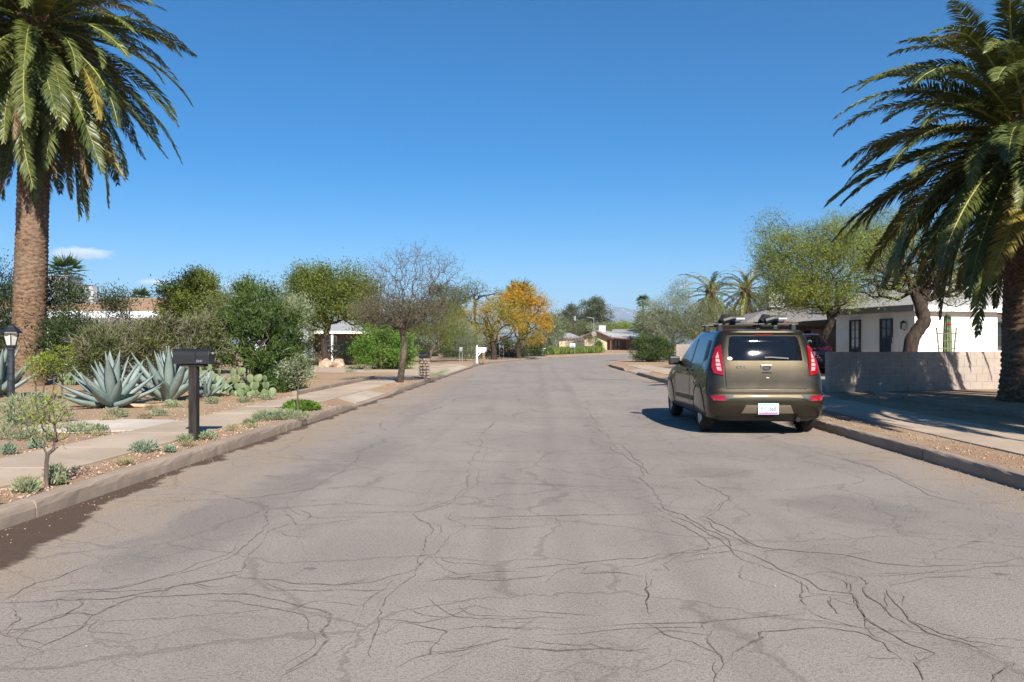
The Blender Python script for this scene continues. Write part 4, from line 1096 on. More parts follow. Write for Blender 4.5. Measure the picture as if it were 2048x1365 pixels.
# left yard, near to far
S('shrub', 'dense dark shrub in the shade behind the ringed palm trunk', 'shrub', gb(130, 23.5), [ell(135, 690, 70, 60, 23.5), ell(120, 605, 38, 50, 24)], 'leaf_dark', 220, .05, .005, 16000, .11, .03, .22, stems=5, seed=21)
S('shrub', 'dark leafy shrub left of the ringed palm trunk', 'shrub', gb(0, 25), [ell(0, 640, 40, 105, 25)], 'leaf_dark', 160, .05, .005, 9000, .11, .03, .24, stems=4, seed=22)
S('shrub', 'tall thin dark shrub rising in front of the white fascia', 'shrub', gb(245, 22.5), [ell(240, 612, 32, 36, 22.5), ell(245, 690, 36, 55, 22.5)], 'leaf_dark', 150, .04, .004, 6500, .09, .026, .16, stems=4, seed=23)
for i, (px, py, rx, ry, Y, lb) in enumerate(((215, 708, 58, 48, 19.6, 'twiggy olive green hedge bush behind the largest agave'), (310, 702, 55, 52, 20.0, 'twiggy olive green hedge bush between the two upright agaves'), (400, 700, 46, 58, 20.6, 'twiggy olive green hedge bush behind the black mailbox'))):
    S('hedge_bush', lb, 'shrub', gb(px, Y), [ell(px, py, rx, ry, Y), ell(px + 25, py - ry * .7, rx * .4, ry * .5, Y), ell(px - 30, py - ry * .6, rx * .3, ry * .45, Y)], 'leaf_hedge', 300, .035, .0035, 9500, .115, .026, .085, stems=8, seed=30 + i, up=.9, extra=[('twigs', 'bark_pale', 1500, .34, .007)], group='hedge along the agave yard')
S('oleander', 'big leafy oleander bush beside the prickly pears', 'shrub', gb(525, 20.6), [ell(530, 700, 78, 84, 20.6), ell(500, 625, 60, 50, 21.2), ell(560, 765, 55, 26, 20.0)], 'leaf_oleander', 300, .05, .005, 24000, .16, .03, .115, stems=9, seed=41, up=.5)
S('shrub', 'airy twiggy shrub with pale leaves above the oleander', 'shrub', gb(505, 24), [ell(510, 610, 62, 46, 24, w=1), ell(455, 625, 45, 45, 24)], 'leaf_olive', 420, .04, .004, 8000, .08, .02, .18, stems=6, seed=42)
S('round_tree', 'rounded yellow green tree with dense crown behind the hedge', 'tree', gb(388, 31), [ell(388, 610, 54, 58, 31), ell(355, 640, 30, 45, 31), ell(425, 640, 28, 48, 31)], 'leaf_yellowgreen', 420, .14, .008, 46000, .09, .045, .18, shell=.45, seed=43)
S('oleander', 'pale narrow leaved oleander in front of the blue house', 'shrub', gb(585, 31), [ell(588, 645, 32, 42, 31)], 'leaf_weed', 160, .04, .005, 6500, .15, .03, .16, stems=5, seed=44, up=.7)
S('mesquite_tree', 'forked green mesquite in front of the pale blue house', 'tree', gb(648, 44), [ell(645, 590, 72, 58, 44), ell(715, 585, 48, 46, 44.5), ell(735, 630, 46, 34, 43), ell(620, 640, 35, 30, 44)], 'leaf_yellowgreen', 560, .17, .010, 42000, .13, .05, .30, seed=45, barkm='bark_dark',
  chain=[np.array(gb(655, 44)) + (0, 0, -.1), np.array(at(648, 690, 44)), np.array(at(655, 655, 44)), np.array(at(650, 630, 44))], pw=.42)
for i, (px, py, rx, ry, Y, mt, lb) in enumerate(((560, 712, 34, 30, 38, 'leaf_hedge', 'rounded shrub between the oleander and the pair of boulders'), (612, 705, 30, 30, 46, 'leaf_oleander', 'green shrub left of the forked mesquite trunk'), (688, 706, 28, 26, 47, 'leaf_weed', 'pale spiky shrub right of the forked mesquite trunk'), (722, 708, 24, 22, 46, 'leaf_hedge', 'olive shrub against the bright bush below the porch'))):
    S('shrub', lb, 'shrub', gb(px, Y), [ell(px, py, rx, ry, Y)], mt, 150, .03, .005, 6000, .11, .03, .16, stems=5, seed=50 + i)
S('shrub', 'dense bright green bush beside the bare mesquite', 'shrub', gb(768, 38), [ell(768, 695, 46, 42, 38), ell(740, 705, 28, 30, 37.5), ell(800, 705, 30, 34, 38.5)], 'leaf_bright', 330, .05, .006, 22000, .14, .035, .18, stems=7, seed=55, shell=.3)
bm_ = gpx(800, 765)
S('mesquite_tree', 'nearly bare mesquite with dense twigs on the verge', 'tree', bm_, [ell(830, 560, 98, 66, 24.4, w=1.2), ell(800, 622, 92, 34, 24.4, 1.5, w=7), ell(765, 575, 50, 46, 24.4)], 'leaf_olive', 3600, .09, .005, 6000, .05, .016, .12, seed=61, bf=.26, extra=[('twigs', 'twig', 5000, .26, .007)], barkm='bark_grey', pw=.41,
  chain=[np.array(bm_) + (0, 0, -.1), np.array(at(805, 722, 24.4)), np.array(at(809, 690, 24.4)), np.array(at(806, 668, 24.4)), np.array(at(812, 648, 24.4))])
S('palo_verde_tree', 'spreading green palo verde behind the stone mailbox pillar', 'tree', gb(862, 52), [ell(868, 655, 52, 42, 52), ell(820, 650, 42, 50, 54), ell(890, 640, 40, 45, 55)], 'leaf_yellowgreen', 420, .13, .006, 20000, .12, .028, .26, seed=62, chain=[np.array(gb(855, 52)) + (0, 0, -.1), np.array(at(862, 705, 52)), np.array(at(872, 688, 52))])
S('palo_verde_tree', 'wispy grey green broom shrub left of the white mailbox', 'tree', gb(932, 57), [ell(932, 686, 36, 30, 57), ell(915, 665, 28, 30, 57)], 'leaf_sage', 320, .05, .005, 11000, .16, .02, .2, seed=63, up=1.2)
S('flowering_tree', 'yellow green tree with golden flowers behind the white mailbox', 'tree', gb(985, 63), [ell(985, 644, 68, 40, 63), ell(935, 658, 54, 34, 63), ell(1010, 625, 34, 30, 63)], 'leaf_goldgreen', 420, .22, .008, 17000, .14, .032, .28, seed=64, barkm='bark_dark',
  chain=[np.array(gb(988, 63)) + (0, 0, -.1), np.array(at(988, 705, 63)), np.array(at(985, 685, 63))], extra=[('flowers', 'leaf_gold', 5000, .12, .05)], clusters=.3)
S('flowering_tree', 'orange flowering tree with dark trunk at the bend', 'tree', gb(1040, 68), [ell(1050, 622, 44, 48, 68), ell(1062, 655, 36, 40, 68), ell(1030, 600, 25, 26, 68), ell(1085, 605, 20, 14, 68)], 'leaf_goldgreen', 420, .22, .008, 12000, .14, .032, .30, seed=65, barkm='bark_dark',
  chain=[np.array(gb(1038, 68)) + (0, 0, -.1), np.array(at(1036, 700, 68)), np.array(at(1040, 680, 68))], extra=[('flowers', 'leaf_gold', 11000, .15, .06)], clusters=.42)
for i, (px, py, rx, ry, Y, lb) in enumerate(((905, 702, 30, 17, 72, 'dark hedge shrub under the broom shrub'), (965, 700, 30, 18, 74, 'dark hedge shrub behind the white mailbox'), (1020, 698, 34, 20, 76, 'dark hedge shrub between the two flowering trees'), (1068, 700, 28, 18, 78, 'dark hedge shrub right of the orange flowering tree'), (848, 700, 34, 20, 78, 'dark hedge shrub behind the stone mailbox pillar'), (800, 698, 34, 22, 80, 'dark hedge shrub behind the bare mesquite trunk'))):
    S('hedge_shrub', lb, 'shrub', gb(px, Y), [ell(px, py, rx, ry, Y)], 'leaf_dark', 130, .03, .008, 5500, .16, .06, .22, stems=4, seed=70 + i, group='dark hedge behind the flowering trees')
S('pine_tree', 'tall grey green pine behind the bare mesquite', 'tree', gb(895, 95), [ell(892, 600, 42, 32, 95), ell(900, 640, 40, 30, 95)], 'leaf_pine', 240, .3, .015, 9000, .3, .09, .4, seed=75)
S('tree', 'thin half bare tree behind the golden flowers', 'tree', gb(950, 85), [ell(950, 585, 26, 24, 85), ell(998, 595, 24, 16, 85)], 'leaf_olive', 260, .16, .01, 1700, .2, .05, .25, seed=76, barkm='bark_dark')
S('tree', 'grey green tree right of the orange flowering tree', 'tree', gb(1103, 92), [ell(1103, 660, 24, 34, 92)], 'leaf_sage', 150, .1, .008, 6000, .25, .05, .3, seed=77)
# the bend and beyond
S('eucalyptus_tree', 'large dark eucalyptus against the blue mountain', 'tree', gb(1188, 215), [ell(1190, 625, 28, 24, 215), ell(1172, 638, 28, 18, 215), ell(1200, 650, 30, 18, 215)], 'leaf_pine', 260, .45, .03, 15000, .5, .2, .6, seed=81, barkm='bark_pale')
S('eucalyptus_tree', 'smaller grey eucalyptus left of the utility pole', 'tree', gb(1140, 225), [ell(1146, 622, 14, 16, 225), ell(1130, 645, 20, 20, 225)], 'leaf_pine', 150, .35, .03, 6500, .5, .2, .6, seed=82, barkm='bark_pale')
for i, (px, py, rx, ry, Y, mt, lb) in enumerate(((1250, 656, 34, 12, 170, 'leaf_mesquite', 'yellow green palo verde behind the gabled house'), (1296, 648, 24, 20, 125, 'leaf_olive', 'olive tree overhanging the gabled house roof'), (1120, 660, 26, 18, 180, 'leaf_olive', 'dusty scrub tree behind the pale hip roof'), (1165, 663, 24, 16, 175, 'leaf_olive', 'dusty scrub tree behind the utility pole'), (1205, 662, 26, 14, 172, 'leaf_weed', 'pale scrub tree behind the rooftop cooler'))):
    S('scrub_tree', lb, 'tree', gb(px, Y), [ell(px, py, rx, ry, Y)], mt, 160, .12, .012, 7000, .35, .09, .45, seed=90 + i)
S('shrub', 'leafless grey ball of brush behind the grass bank', 'shrub', gb(1152, 98), [ell(1152, 687, 22, 14, 98)], 'leaf_grey', 420, .03, .01, 2500, .2, .02, .15, stems=6, seed=96, barkm='bark_pale')
S('shrub', 'small leafy green shrub by the far signpost', 'shrub', gb(1198, 106), [ell(1198, 690, 8, 9, 106)], 'leaf_bright', 60, .02, .008, 1800, .16, .06, .12, stems=3, seed=97)
S('shrub', 'trained climber on the tan gable wall', 'shrub', gb(1185, 116), [ell(1184, 680, 10, 12, 116, .5)], 'leaf_olive', 130, .02, .01, 1500, .18, .06, .15, seed=98)
# right side
S('shrub', 'dense round dark green bush at the corner of the pavement', 'shrub', gb(1305, 54.5), [ell(1303, 698, 38, 25, 54.5), ell(1325, 702, 26, 22, 54)], 'leaf_oleander', 360, .04, .006, 26000, .13, .024, .14, stems=8, seed=101, up=1.0, shell=.35)
S('desert_willow', 'wispy sage green tree above the round bush', 'tree', gb(1345, 60), [ell(1345, 640, 50, 46, 60), ell(1362, 590, 24, 36, 60), ell(1305, 630, 26, 28, 60)], 'leaf_sage', 650, .12, .006, 16000, .16, .024, .26, seed=102, barkm='bark_pale', up=.8)
S('desert_willow', 'spreading sage green tree between the round bush and carport', 'tree', gb(1415, 58), [ell(1410, 645, 48, 42, 58), ell(1458, 655, 30, 34, 55), ell(1380, 660, 36, 34, 58)], 'leaf_olive', 560, .12, .006, 18000, .14, .026, .26, seed=103, barkm='bark_pale', up=.6)
b_ = gb(1632, 32.5)
S('mesquite_tree', 'mesquite with bright green crown beside the dark red car', 'tree', b_, [ell(1625, 525, 96, 70, 32.5, 2.4), ell(1680, 490, 62, 55, 33, 2.0), ell(1620, 590, 95, 34, 32.5, 2.2, w=1.6), ell(1548, 495, 46, 62, 33, w=1.3), ell(1760, 470, 60, 48, 34, 2.0)], 'leaf_mesquite', 2600, .15, .0045, 56000, .11, .026, .20, seed=104, gaps=.25, extra=[('twigs', 'twig', 14000, .26, .007)], bf=.36, barkm='bark_dark', pw=.45,
  chain=[np.array(b_) + (0, 0, -.1), np.array(at(1640, 690, 32.5)), np.array(at(1655, 662, 32.5)), np.array(at(1662, 640, 32.5)), np.array(at(1655, 622, 32.5))])
b_ = gb(1818, 25.5)
S('mesquite_tree', 'leaning dark mesquite behind the block wall', 'tree', b_, [ell(1840, 510, 110, 60, 26.5, 2.0), ell(1910, 560, 75, 50, 26, 1.5), ell(1770, 555, 62, 46, 26, 1.5)], 'leaf_mesquite', 1000, .20, .0055, 18000, .10, .022, .2, seed=105, extra=[('twigs', 'twig', 7000, .24, .007)], bf=.3, barkm='bark_dark', pw=.4,
  chain=[np.array(b_) + (0, 0, -.1), np.array(at(1822, 690, 25.5)), np.array(at(1835, 662, 25.5)), np.array(at(1848, 640, 25.5)), np.array(at(1842, 612, 25.7)), np.array(at(1845, 590, 26))])
S('tree', 'olive green tree filling the gap above the carport', 'tree', gb(1560, 56), [ell(1560, 600, 45, 42, 56), ell(1600, 585, 40, 40, 56)], 'leaf_olive', 300, .14, .006, 9000, .14, .03, .3, seed=106)
# the shade tree in the next yard, whose shadow darkens the tall palm and the dirt around it
S('mesquite_tree', 'dense shade tree in the yard before the tall palm', 'tree', (13.8, 6.6, YARD), [((13.5, 6.6, 6.0), (2.5, 2.0, 1.7), 1), ((14.6, 7.2, 5.2), (2.2, 2.0, 1.5), 1)], 'leaf_olive', 500, .2, .007, 34000, .13, .05, .28, seed=107, gaps=.1, barkm='bark_dark')
# skyline of scrub trees behind the houses, copies of two kinds
proto = [S('skyline_tree', 'dusty olive tree on the skyline behind the houses', 'tree', (0, 0, 0), [((0, 0, 2.9), (2.6, 2.4, 1.6), 1), ((1.2, .5, 2.3), (1.9, 1.9, 1.3), 1)], 'leaf_olive', 200, .14, .012, 8000, .25, .09, .35, seed=111, group='skyline trees'),
         S('skyline_tree', 'dusty olive tree on the skyline behind the houses', 'tree', (0, 0, 0), [((0, 0, 3.4), (2.2, 2.2, 2.2), 1)], 'leaf_pine', 200, .16, .012, 8000, .25, .09, .35, seed=112, group='skyline trees')]
random.seed(77); spots = []
for px in list(range(20, 900, 62)) + list(range(1330, 2040, 70)): spots.append((px + random.uniform(-18, 18), random.uniform(88, 120)))
for px in range(1085, 1210, 30): spots.append((px + random.uniform(-8, 8), random.uniform(230, 260)))
for i, (px, Y) in enumerate(spots):
    src = proto[i % 2]; o = src if i < 2 else copy_tree(src); o.location = gb(px, Y); o.rotation_euler = (0, 0, random.uniform(0, 6.28)); s = random.uniform(.85, 1.2) * (1.25 if Y > 200 else 1); o.scale = (s * 1.2, s * 1.2, s)

# agaves, cacti and small plants
agave('largest blue agave with wide arching leaves by the pale flagstone', gpx(225, 815), 1.03, 34, 5, lo=.05)
agave('upright blue agave behind the black mailbox post', gpx(338, 802), 1.12, 26, 6, lo=.55)
agave('small blue agave between the mailbox post and prickly pears', gpx(412, 795), .62, 24, 8, lo=.35, wide=.10)
agave('blue agave half hidden behind the lamp post', gpx(-8, 795), 1.25, 28, 9, lo=.4)
prickly_pear('spreading prickly pear with pale round pads below the oleander', gpx(472, 793), .62, 90, .80, 3)
prickly_pear('prickly pear standing behind the small agave', gpx(425, 785), .95, 44, .40, 4)
prickly_pear('tall dark green prickly pear in shade beside the palm trunk', gpx(140, 770), 1.25, 34, .3, 12)
def sapling(label, base, h, r, mat, seed, nleaf, ll, group=None):
    b = Vector(base)
    S('sapling', label, 'sapling', b, [((b.x, b.y, b.z + h * .72), (r, r * .9, h * .30), 1)], mat, 70, .016, .003, nleaf, ll, ll * .3, .05, chain=[np.array(b) + (0, 0, -.04), np.array(b) + (-.01, 0, h * .2), np.array(b) + (0, 0, h * .36)], seed=seed, pw=.45, group=group)
sapling('young green sapling with forked stem at the kerb', gpx(95, 976), .76, .20, 'leaf_mesquite', 121, 260, .045)
sapling('young sparse sapling over the green ground cover', gpx(596, 826), 1.0, .42, 'leaf_weed', 122, 900, .06)
for i, (px, py) in enumerate(((72, 800), (88, 802), (108, 800), (125, 798))): sapling(('shortest thin seedling at the foot of the palm trunk', 'thin seedling beside the shortest one below the palm trunk', 'second tallest thin seedling in front of the palm trunk', 'tallest thin seedling between the palm trunk and largest agave')[i], gpx(px, py), .95 + .1 * i, .22, 'leaf_mesquite', 125 + i, 400, .07, 'seedlings by the palm')
tuft('creosote_bush', 'loose yellow green bush in front of the palm and lamp post', 'bush', gpx(60, 850), .6, .6, 1300, 'leaf_weed', .10, .018, 131)
tuft('ground_cover', 'bright green ground cover spilling over the kerb', 'ground cover', gpx(600, 822), .36, .22, 2600, 'leaf_bright', .06, .035, 132)
tuft('ground_cover', 'pale green mat of ground cover beside the thin sapling', 'ground cover', gpx(555, 838), .52, .16, 2600, 'leaf_weed', .06, .012, 133)
tuft('grass_bank', 'bright green grass bank along the far bend', 'grass', (0, 0, 0), .1, .1, 10, 'leaf_grass', .1, .02, 134); bpy.data.objects.remove(bpy.data.objects['grass_bank'])
rng = np.random.default_rng(140); n = 15000
u = rng.random(n); base_pts = np.stack([np.interp(u, [0, 1], [at(1083, 0, 84).x, at(1214, 0, 96).x]), np.interp(u, [0, 1], [83.0, 98.0]), np.zeros(n)], 1) + np.stack([rng.normal(0, .4, n) * 0 - rng.random(n) * 1.0, rng.random(n) * 4.0, np.zeros(n)], 1)
base_pts[:, 2] = [zg(y) + YARD for y in base_pts[:, 1]]; V, Fc = leaves_np(base_pts, rng.normal(size=(n, 3)) * .3 + np.array([0, 0, 1.0]), .75, .10, rng)
o = link('grass', mesh_np('grass', V, Fc, 4), M['leaf_grass']); tag(o, 'tall bright green grass bank on the outside of the bend', 'grass', kind='stuff')
def dry_patch(label, px0, py0, px1, py1, n, mat, h, seed):
    rng = np.random.default_rng(seed); a, b = gpx(px0, py0), gpx(px1, py1)
    P = np.stack([rng.uniform(min(a.x, b.x), max(a.x, b.x), n), rng.uniform(min(a.y, b.y), max(a.y, b.y), n), np.zeros(n)], 1); P[:, 2] = [zg(y) + YARD for y in P[:, 1]]
    V, Fc = leaves_np(P, rng.normal(size=(n, 3)) * .5 + np.array([0, 0, .8]), h, h * .1, rng); o = link('dry_grass', mesh_np('dry_grass', V, Fc, 4), M[mat]); tag(o, label, 'grass', kind='stuff')
dry_patch('dry yellow grass along the shrubs below the blue house', 690, 738, 770, 728, 3000, 'leaf_dry', .16, 141)
dry_patch('dry yellow lawn under the palo verde', 880, 721, 985, 714, 5000, 'leaf_dry', .12, 142)
dry_patch('thin dry grass on the verge by the stone pillar', 862, 752, 900, 742, 700, 'leaf_weed', .10, 143)
weeds = [(288, 905, .2, .15, 'b'), (225, 910, .09, .14, 'b'), (262, 897, .12, .1, 'b'), (415, 880, .16, .12, 'w'), (372, 884, .12, .1, 'w'), (235, 835, .26, .16, 'w'), (195, 868, .2, .14, 'w'), (160, 866, .24, .17, 'w'), (318, 832, .2, .13, 'w'), (345, 815, .24, .16, 'w'), (290, 838, .16, .1, 'd'), (380, 815, .24, .18, 'd'), (425, 808, .2, .16, 'w'), (490, 805, .22, .13, 'w'), (515, 796, .24, .13, 'w'), (465, 862, .13, .10, 'd'), (500, 850, .14, .09, 'w'), (130, 985, .13, .1, 'w'), (112, 968, .12, .22, 'w'), (50, 972, .12, .07, 'd'), (170, 970, .1, .05, 'w'), (250, 930, .1, .05, 'd'), (30, 1010, .09, .04, 'd'), (75, 880, .3, .2, 'w'), (25, 880, .32, .24, 'w'), (120, 858, .26, .2, 'd'), (560, 800, .2, .14, 'w'), (735, 742, .3, .18, 'd'), (700, 745, .35, .2, 'w'), (385, 905, .07, .06, 'b'), (322, 872, .1, .06, 'd'), (545, 856, .1, .06, 'd'), (430, 893, .1, .06, 'd'), (300, 820, .14, .1, 'd'), (215, 842, .15, .1, 'd')]
LBW = {'bv': 'low blue grey weed clump in the roadside verge', 'wv': 'pale grey green weed clump in the roadside verge', 'dv': 'small straw coloured grass clump in the roadside verge', 'by': 'low blue grey weed clump in the agave yard', 'wy': 'pale grey green weed clump in the agave yard', 'dy': 'small straw coloured grass clump in the agave yard'}
for i, (px, py, r, h, k) in enumerate(weeds):
    wp = gpx(px, py); wp.x = min(wp.x, xl(wp.y) - KW - .05 - r * .75)
    where = 'verge' if wp.x > xl(wp.y) - .7 else 'yard'
    if where == 'verge' or wp.x > xl(wp.y) - 1.85: wp.x = min(wp.x, xl(wp.y) - .2) if where == 'verge' else xl(wp.y) - 1.8 - r
    tuft('weed', LBW[k + where[0]], 'weed', wp, r * .85, h, int(150 + 900 * r), {'b': 'leaf_weedblue', 'w': 'leaf_weed', 'd': 'leaf_dry'}[k], .055, .014 if k != 'd' else .007, 200 + i, group={'b': 'blue grey weeds', 'w': 'grey green weeds', 'd': 'dry grass clumps'}[k] + ' in the ' + where)
# boulders and flagstone
def boulder(label, base, s, seed, mat='stone', cat='boulder', name='boulder'):
    bm = bmesh.new(); bmesh.ops.create_icosphere(bm, subdivisions=3, radius=1)
    for v in bm.verts:
        k = 1 + .28 * mnoise.noise(v.co * 1.3 + Vector((seed, 0, 0))) + .10 * mnoise.noise(v.co * 3.5 + Vector((0, seed, 0))); v.co = Vector((v.co.x * s[0], v.co.y * s[1], v.co.z * s[2])) * k
    me = bpy.data.meshes.new(name); bm.to_mesh(me); bm.free(); o = link(name, me, M[mat]); o.location = Vector(base) + Vector((0, 0, s[2] * .45)); o.rotation_euler = (0, 0, seed); tag(o, label, cat)
boulder('split tan boulder at the foot of the forked mesquite', gpx(652, 735), (.42, .3, .30), 1.0)
boulder('rounded tan boulder leaning beside the split one', gpx(678, 735), (.40, .3, .33), 2.4)
boulder('low tan rock in the dirt beside the oleander', gpx(598, 758), (.5, .3, .18), 3.1)
fl = MB(); rr = random.Random(5); c = gpx(215, 852)
fl.prism([(c.x + math.cos(a) * 1.0 * (1 + .15 * rr.random()), c.y + math.sin(a) * .85 * (1 + .15 * rr.random())) for a in np.linspace(0, 2 * math.pi, 12, endpoint=False)], YARD - .02, YARD + .012)
o = fl.build('flagstone', concrete('flagstone_pale', (0.52, 0.45, 0.38)), bevel=.005); tag(o, 'pale flagstone slab set in gravel beside the left pavement', 'flagstone')

# ------------------------------------------------------------------ street furniture
def text_part(txt, size, mat, parent, loc, rot, extrude=0.002, name='lettering', sx=1.0, bold=0.0):
    cu = bpy.data.curves.new('txt', 'FONT'); cu.body = txt; cu.size = size; cu.extrude = extrude; cu.offset = bold; cu.align_x = 'CENTER'; cu.align_y = 'CENTER'
    t = bpy.data.objects.new('txt', cu); col.objects.link(t); dg = bpy.context.evaluated_depsgraph_get(); dg.update()
    me = bpy.data.meshes.new_from_object(t.evaluated_get(dg)); bpy.data.objects.remove(t)
    me.name = name; me.materials.clear(); o = link(name, me, mat, parent); o.location = loc; o.rotation_euler = rot; o.scale = (sx, 1, 1); return o
def mailbox_shell(mb, c, L, w, h, axis='X'):
    """box with a rounded top, lying along X"""
    prof = [(-w / 2, 0), (w / 2, 0), (w / 2, h - w / 2)] + [(w / 2 * math.cos(a), h - w / 2 + w / 2 * math.sin(a)) for a in np.linspace(0, math.pi, 11)[1:-1]] + [(-w / 2, h - w / 2)]
    n = len(prof); c = Vector(c)
    vs = [c + Vector((x, p[0], p[1])) for x in (-L / 2, L / 2) for p in prof]
    mb.add(vs, [tuple(range(n))[::-1], tuple(range(n, 2 * n))] + [(i, (i + 1) % n, n + (i + 1) % n, n + i) for i in range(n)]); return mb
def black_mailbox():
    b = gpx(388, 882); root = empty('mailbox', b, -.04); tag(root, 'black curbside mailbox on a square black post beside the kerb', 'mailbox')
    MB().box((0, 0, .44), (.098, .098, 1.0)).build('post', M['wood_dark'], root, bevel=.006)
    MB().box((.0, 0, .925), (.30, .12, .03)).build('bracket', M['wood_dark'], root)
    body = mailbox_shell(MB(), (-.01, 0, .942), .43, .17, .185).build('box', M['black_metal'], root, bevel=.004)
    mailbox_shell(MB(), (.211, 0, .938), .022, .184, .196).build('door', M['black_metal'], body, bevel=.003)
    MB().tube([(.226, 0, 1.07), (.245, 0, 1.07)], .014, 8).build('latch', M['grey_metal'], body)
    MB().box((.05, -.09, 1.05), (.02, .006, .10)).build('flag', M['black_metal'], body)
    text_part('2041', .042, M['grey_metal'], body, (.105, -.0865, .975), (math.radians(90), 0, 0), .001)
black_mailbox()
def lamp_post():
    b = gpx(22, 846); root = empty('lamp_post', b); tag(root, 'weathered dark yard lamp post in front of the palm trunk', 'lamp post')
    MB().tube([(0, 0, -.05), (0, 0, .5), (0, 0, 1.12)], [.052, .05, .047], 14).build('post', M['lamp_paint'], root)
    MB().tube([(0, 0, 1.1), (0, 0, 1.14), (0, 0, 1.15), (0, 0, 1.17)], [.06, .06, .085, .085], 14).build('collar', M['lamp_paint'], root)
    lan = MB(); 
    for k in range(6):
        a = k * math.pi / 3; d0 = Vector((math.cos(a), math.sin(a), 0)); lan.tube([d0 * .07 + Vector((0, 0, 1.17)), d0 * .115 + Vector((0, 0, 1.35))], .007, 5)
    lo = lan.build('lantern', M['black_metal'], root)
    for k in range(6):
        a0, a1 = k * math.pi / 3, (k + 1) * math.pi / 3; g = MB()
        g.add([(math.cos(a) * r, math.sin(a) * r, z) for a, r, z in ((a0, .066, 1.172), (a1, .066, 1.172), (a1, .11, 1.348), (a0, .11, 1.348))], [(0, 1, 2, 3)]); g.build('pane', M['lamp_glass'], lo)
    MB().tube([(0, 0, 1.348), (0, 0, 1.365), (0, 0, 1.44), (0, 0, 1.46), (0, 0, 1.49)], [.155, .15, .075, .06, .02], 6).build('roof', M['black_metal'], lo)
lamp_post()
def stone_pillar():
    b = gpx(851, 757); b.x -= .04; root = empty('mailbox_pillar', b); root.scale = (.86, .86, .83); tag(root, 'stacked stone pillar holding a black mailbox beside the bare mesquite', 'mailbox')
    MB().box((0, 0, .42), (.30, .30, .88)).build('core', M['joint'], root)
    rr = random.Random(9); z = 0
    while z < .84:
        h = rr.uniform(.09, .14); x = 0
        for face in range(4):
            xx = -.18
            while xx < .17:
                w = rr.uniform(.10, .2); w = min(w, .19 - xx); bm = bmesh.new(); bmesh.ops.create_icosphere(bm, subdivisions=1, radius=.5)
                for v in bm.verts: v.co = Vector((v.co.x * w * 1.12, v.co.y * .12, v.co.z * h * 1.12)) * (1 + rr.uniform(-.1, .1))
                me = bpy.data.meshes.new('stone'); bm.to_mesh(me); bm.free(); me.materials.append(M['stone'] if rr.random() < .5 else M['block'])
                o = link('stone', me, None, root); R = Matrix.Rotation(face * math.pi / 2, 3, 'Z'); o.location = R @ Vector((xx + w / 2, -.165, z + h / 2)); o.rotation_euler = (0, 0, face * math.pi / 2); xx += w
        z += h
    mailbox_shell(MB(), (0, 0, .87), .46, .26, .20).build('box', M['black_metal'], root, bevel=.005)
    MB().box((0, 0, .872), (.40, .36, .03)).build('cap', M['black_metal'], root)
    MB().box((0, -.185, .34), (.40, .02, .03)).build('red_band', M['fascia_red'], root)
stone_pillar()
def white_mailbox():
    b = gpx(954, 727); root = empty('mailbox', b); tag(root, 'white mailbox on a white turned post at the bend', 'mailbox')
    MB().box((0, 0, .5), (.12, .12, 1.05)).build('post', M['white_paint'], root, bevel=.008)
    MB().tube([(0, 0, 1.02), (0, 0, 1.06), (0, 0, 1.10), (0, 0, 1.16)], [.075, .04, .05, .01], 10).build('finial', M['white_paint'], root)
    MB().box((.25, 0, .72), (.50, .09, .07)).build('arm', M['white_paint'], root)
    MB().box((.16, 0, .6), (.3, .07, .06), rot=Matrix.Rotation(-.8, 3, 'Y')).build('brace', M['white_paint'], root)
    bx = mailbox_shell(MB(), (.32, 0, .76), .50, .19, .24).build('box', M['white_paint'], root, bevel=.004)
    mailbox_shell(MB(), (.58, 0, .755), .02, .2, .25).build('door', M['white_paint'], bx)
    b2 = gpx(967.5, 725.5); r2 = empty('mailbox', b2); tag(r2, 'dark brown mailbox post right behind the white mailbox', 'mailbox')
    MB().box((0, 0, .42), (.17, .15, .9)).build('post', M['wood_brown'], r2, bevel=.01)
    mailbox_shell(MB(), (0, 0, .87), .42, .2, .2).build('box', M['black_metal'], r2)
white_mailbox()
def yard_sign(name, label, px, py, Y, w, h, mat, cat='sign', ph=.5, mark=None):
    b = gb(px, Y); c = at(px, py, Y); root = empty(name, b); tag(root, label, cat)
    for s in (-1, 1): MB().tube([(s * w * .4, 0, -.05), (s * w * .4, 0, c.z - b.z)], .018, 5).build('stake', M['grey_metal'], root)
    p = MB().box((0, -.03, c.z - b.z), (w, .02, h)).build('panel', M[mat], root)
    if mark: MB().box((0, -.043, c.z - b.z - h * .22), (w * .86, .008, h * .38)).build('print', M[mark], p)
M['sign_blue'] = plain('sign_blue', (0.05, 0.20, 0.32), .5)
yard_sign('yard_sign', 'small blue and white yard sign in the grass bank', 1145, 691, 90, .6, .42, 'white_paint', mark='sign_blue')
yard_sign('yard_sign', 'small grey sign under the golden flowering trees', 1003, 693, 66, .42, .22, 'grey_metal')
yard_sign('yard_sign', 'tilted white yard sign in front of the broom shrub', 922, 699, 54, .2, .28, 'grey_metal', mark='fascia_grey')
def street_sign():
    Y = 108; b = gb(1188, Y); root = empty('street_sign', b); tag(root, 'grey traffic sign seen from behind before the gabled house', 'street sign')
    c = at(1191, 668, Y); MB().tube([(0, 0, -.1), (0, 0, c.z - b.z + .6)], .05, 6).build('post', M['grey_metal'], root)
    MB().tube([(0, -.1, c.z - b.z), (0, -.07, c.z - b.z)], .36, 8).build('panel', M['fascia_grey'], root)
street_sign()
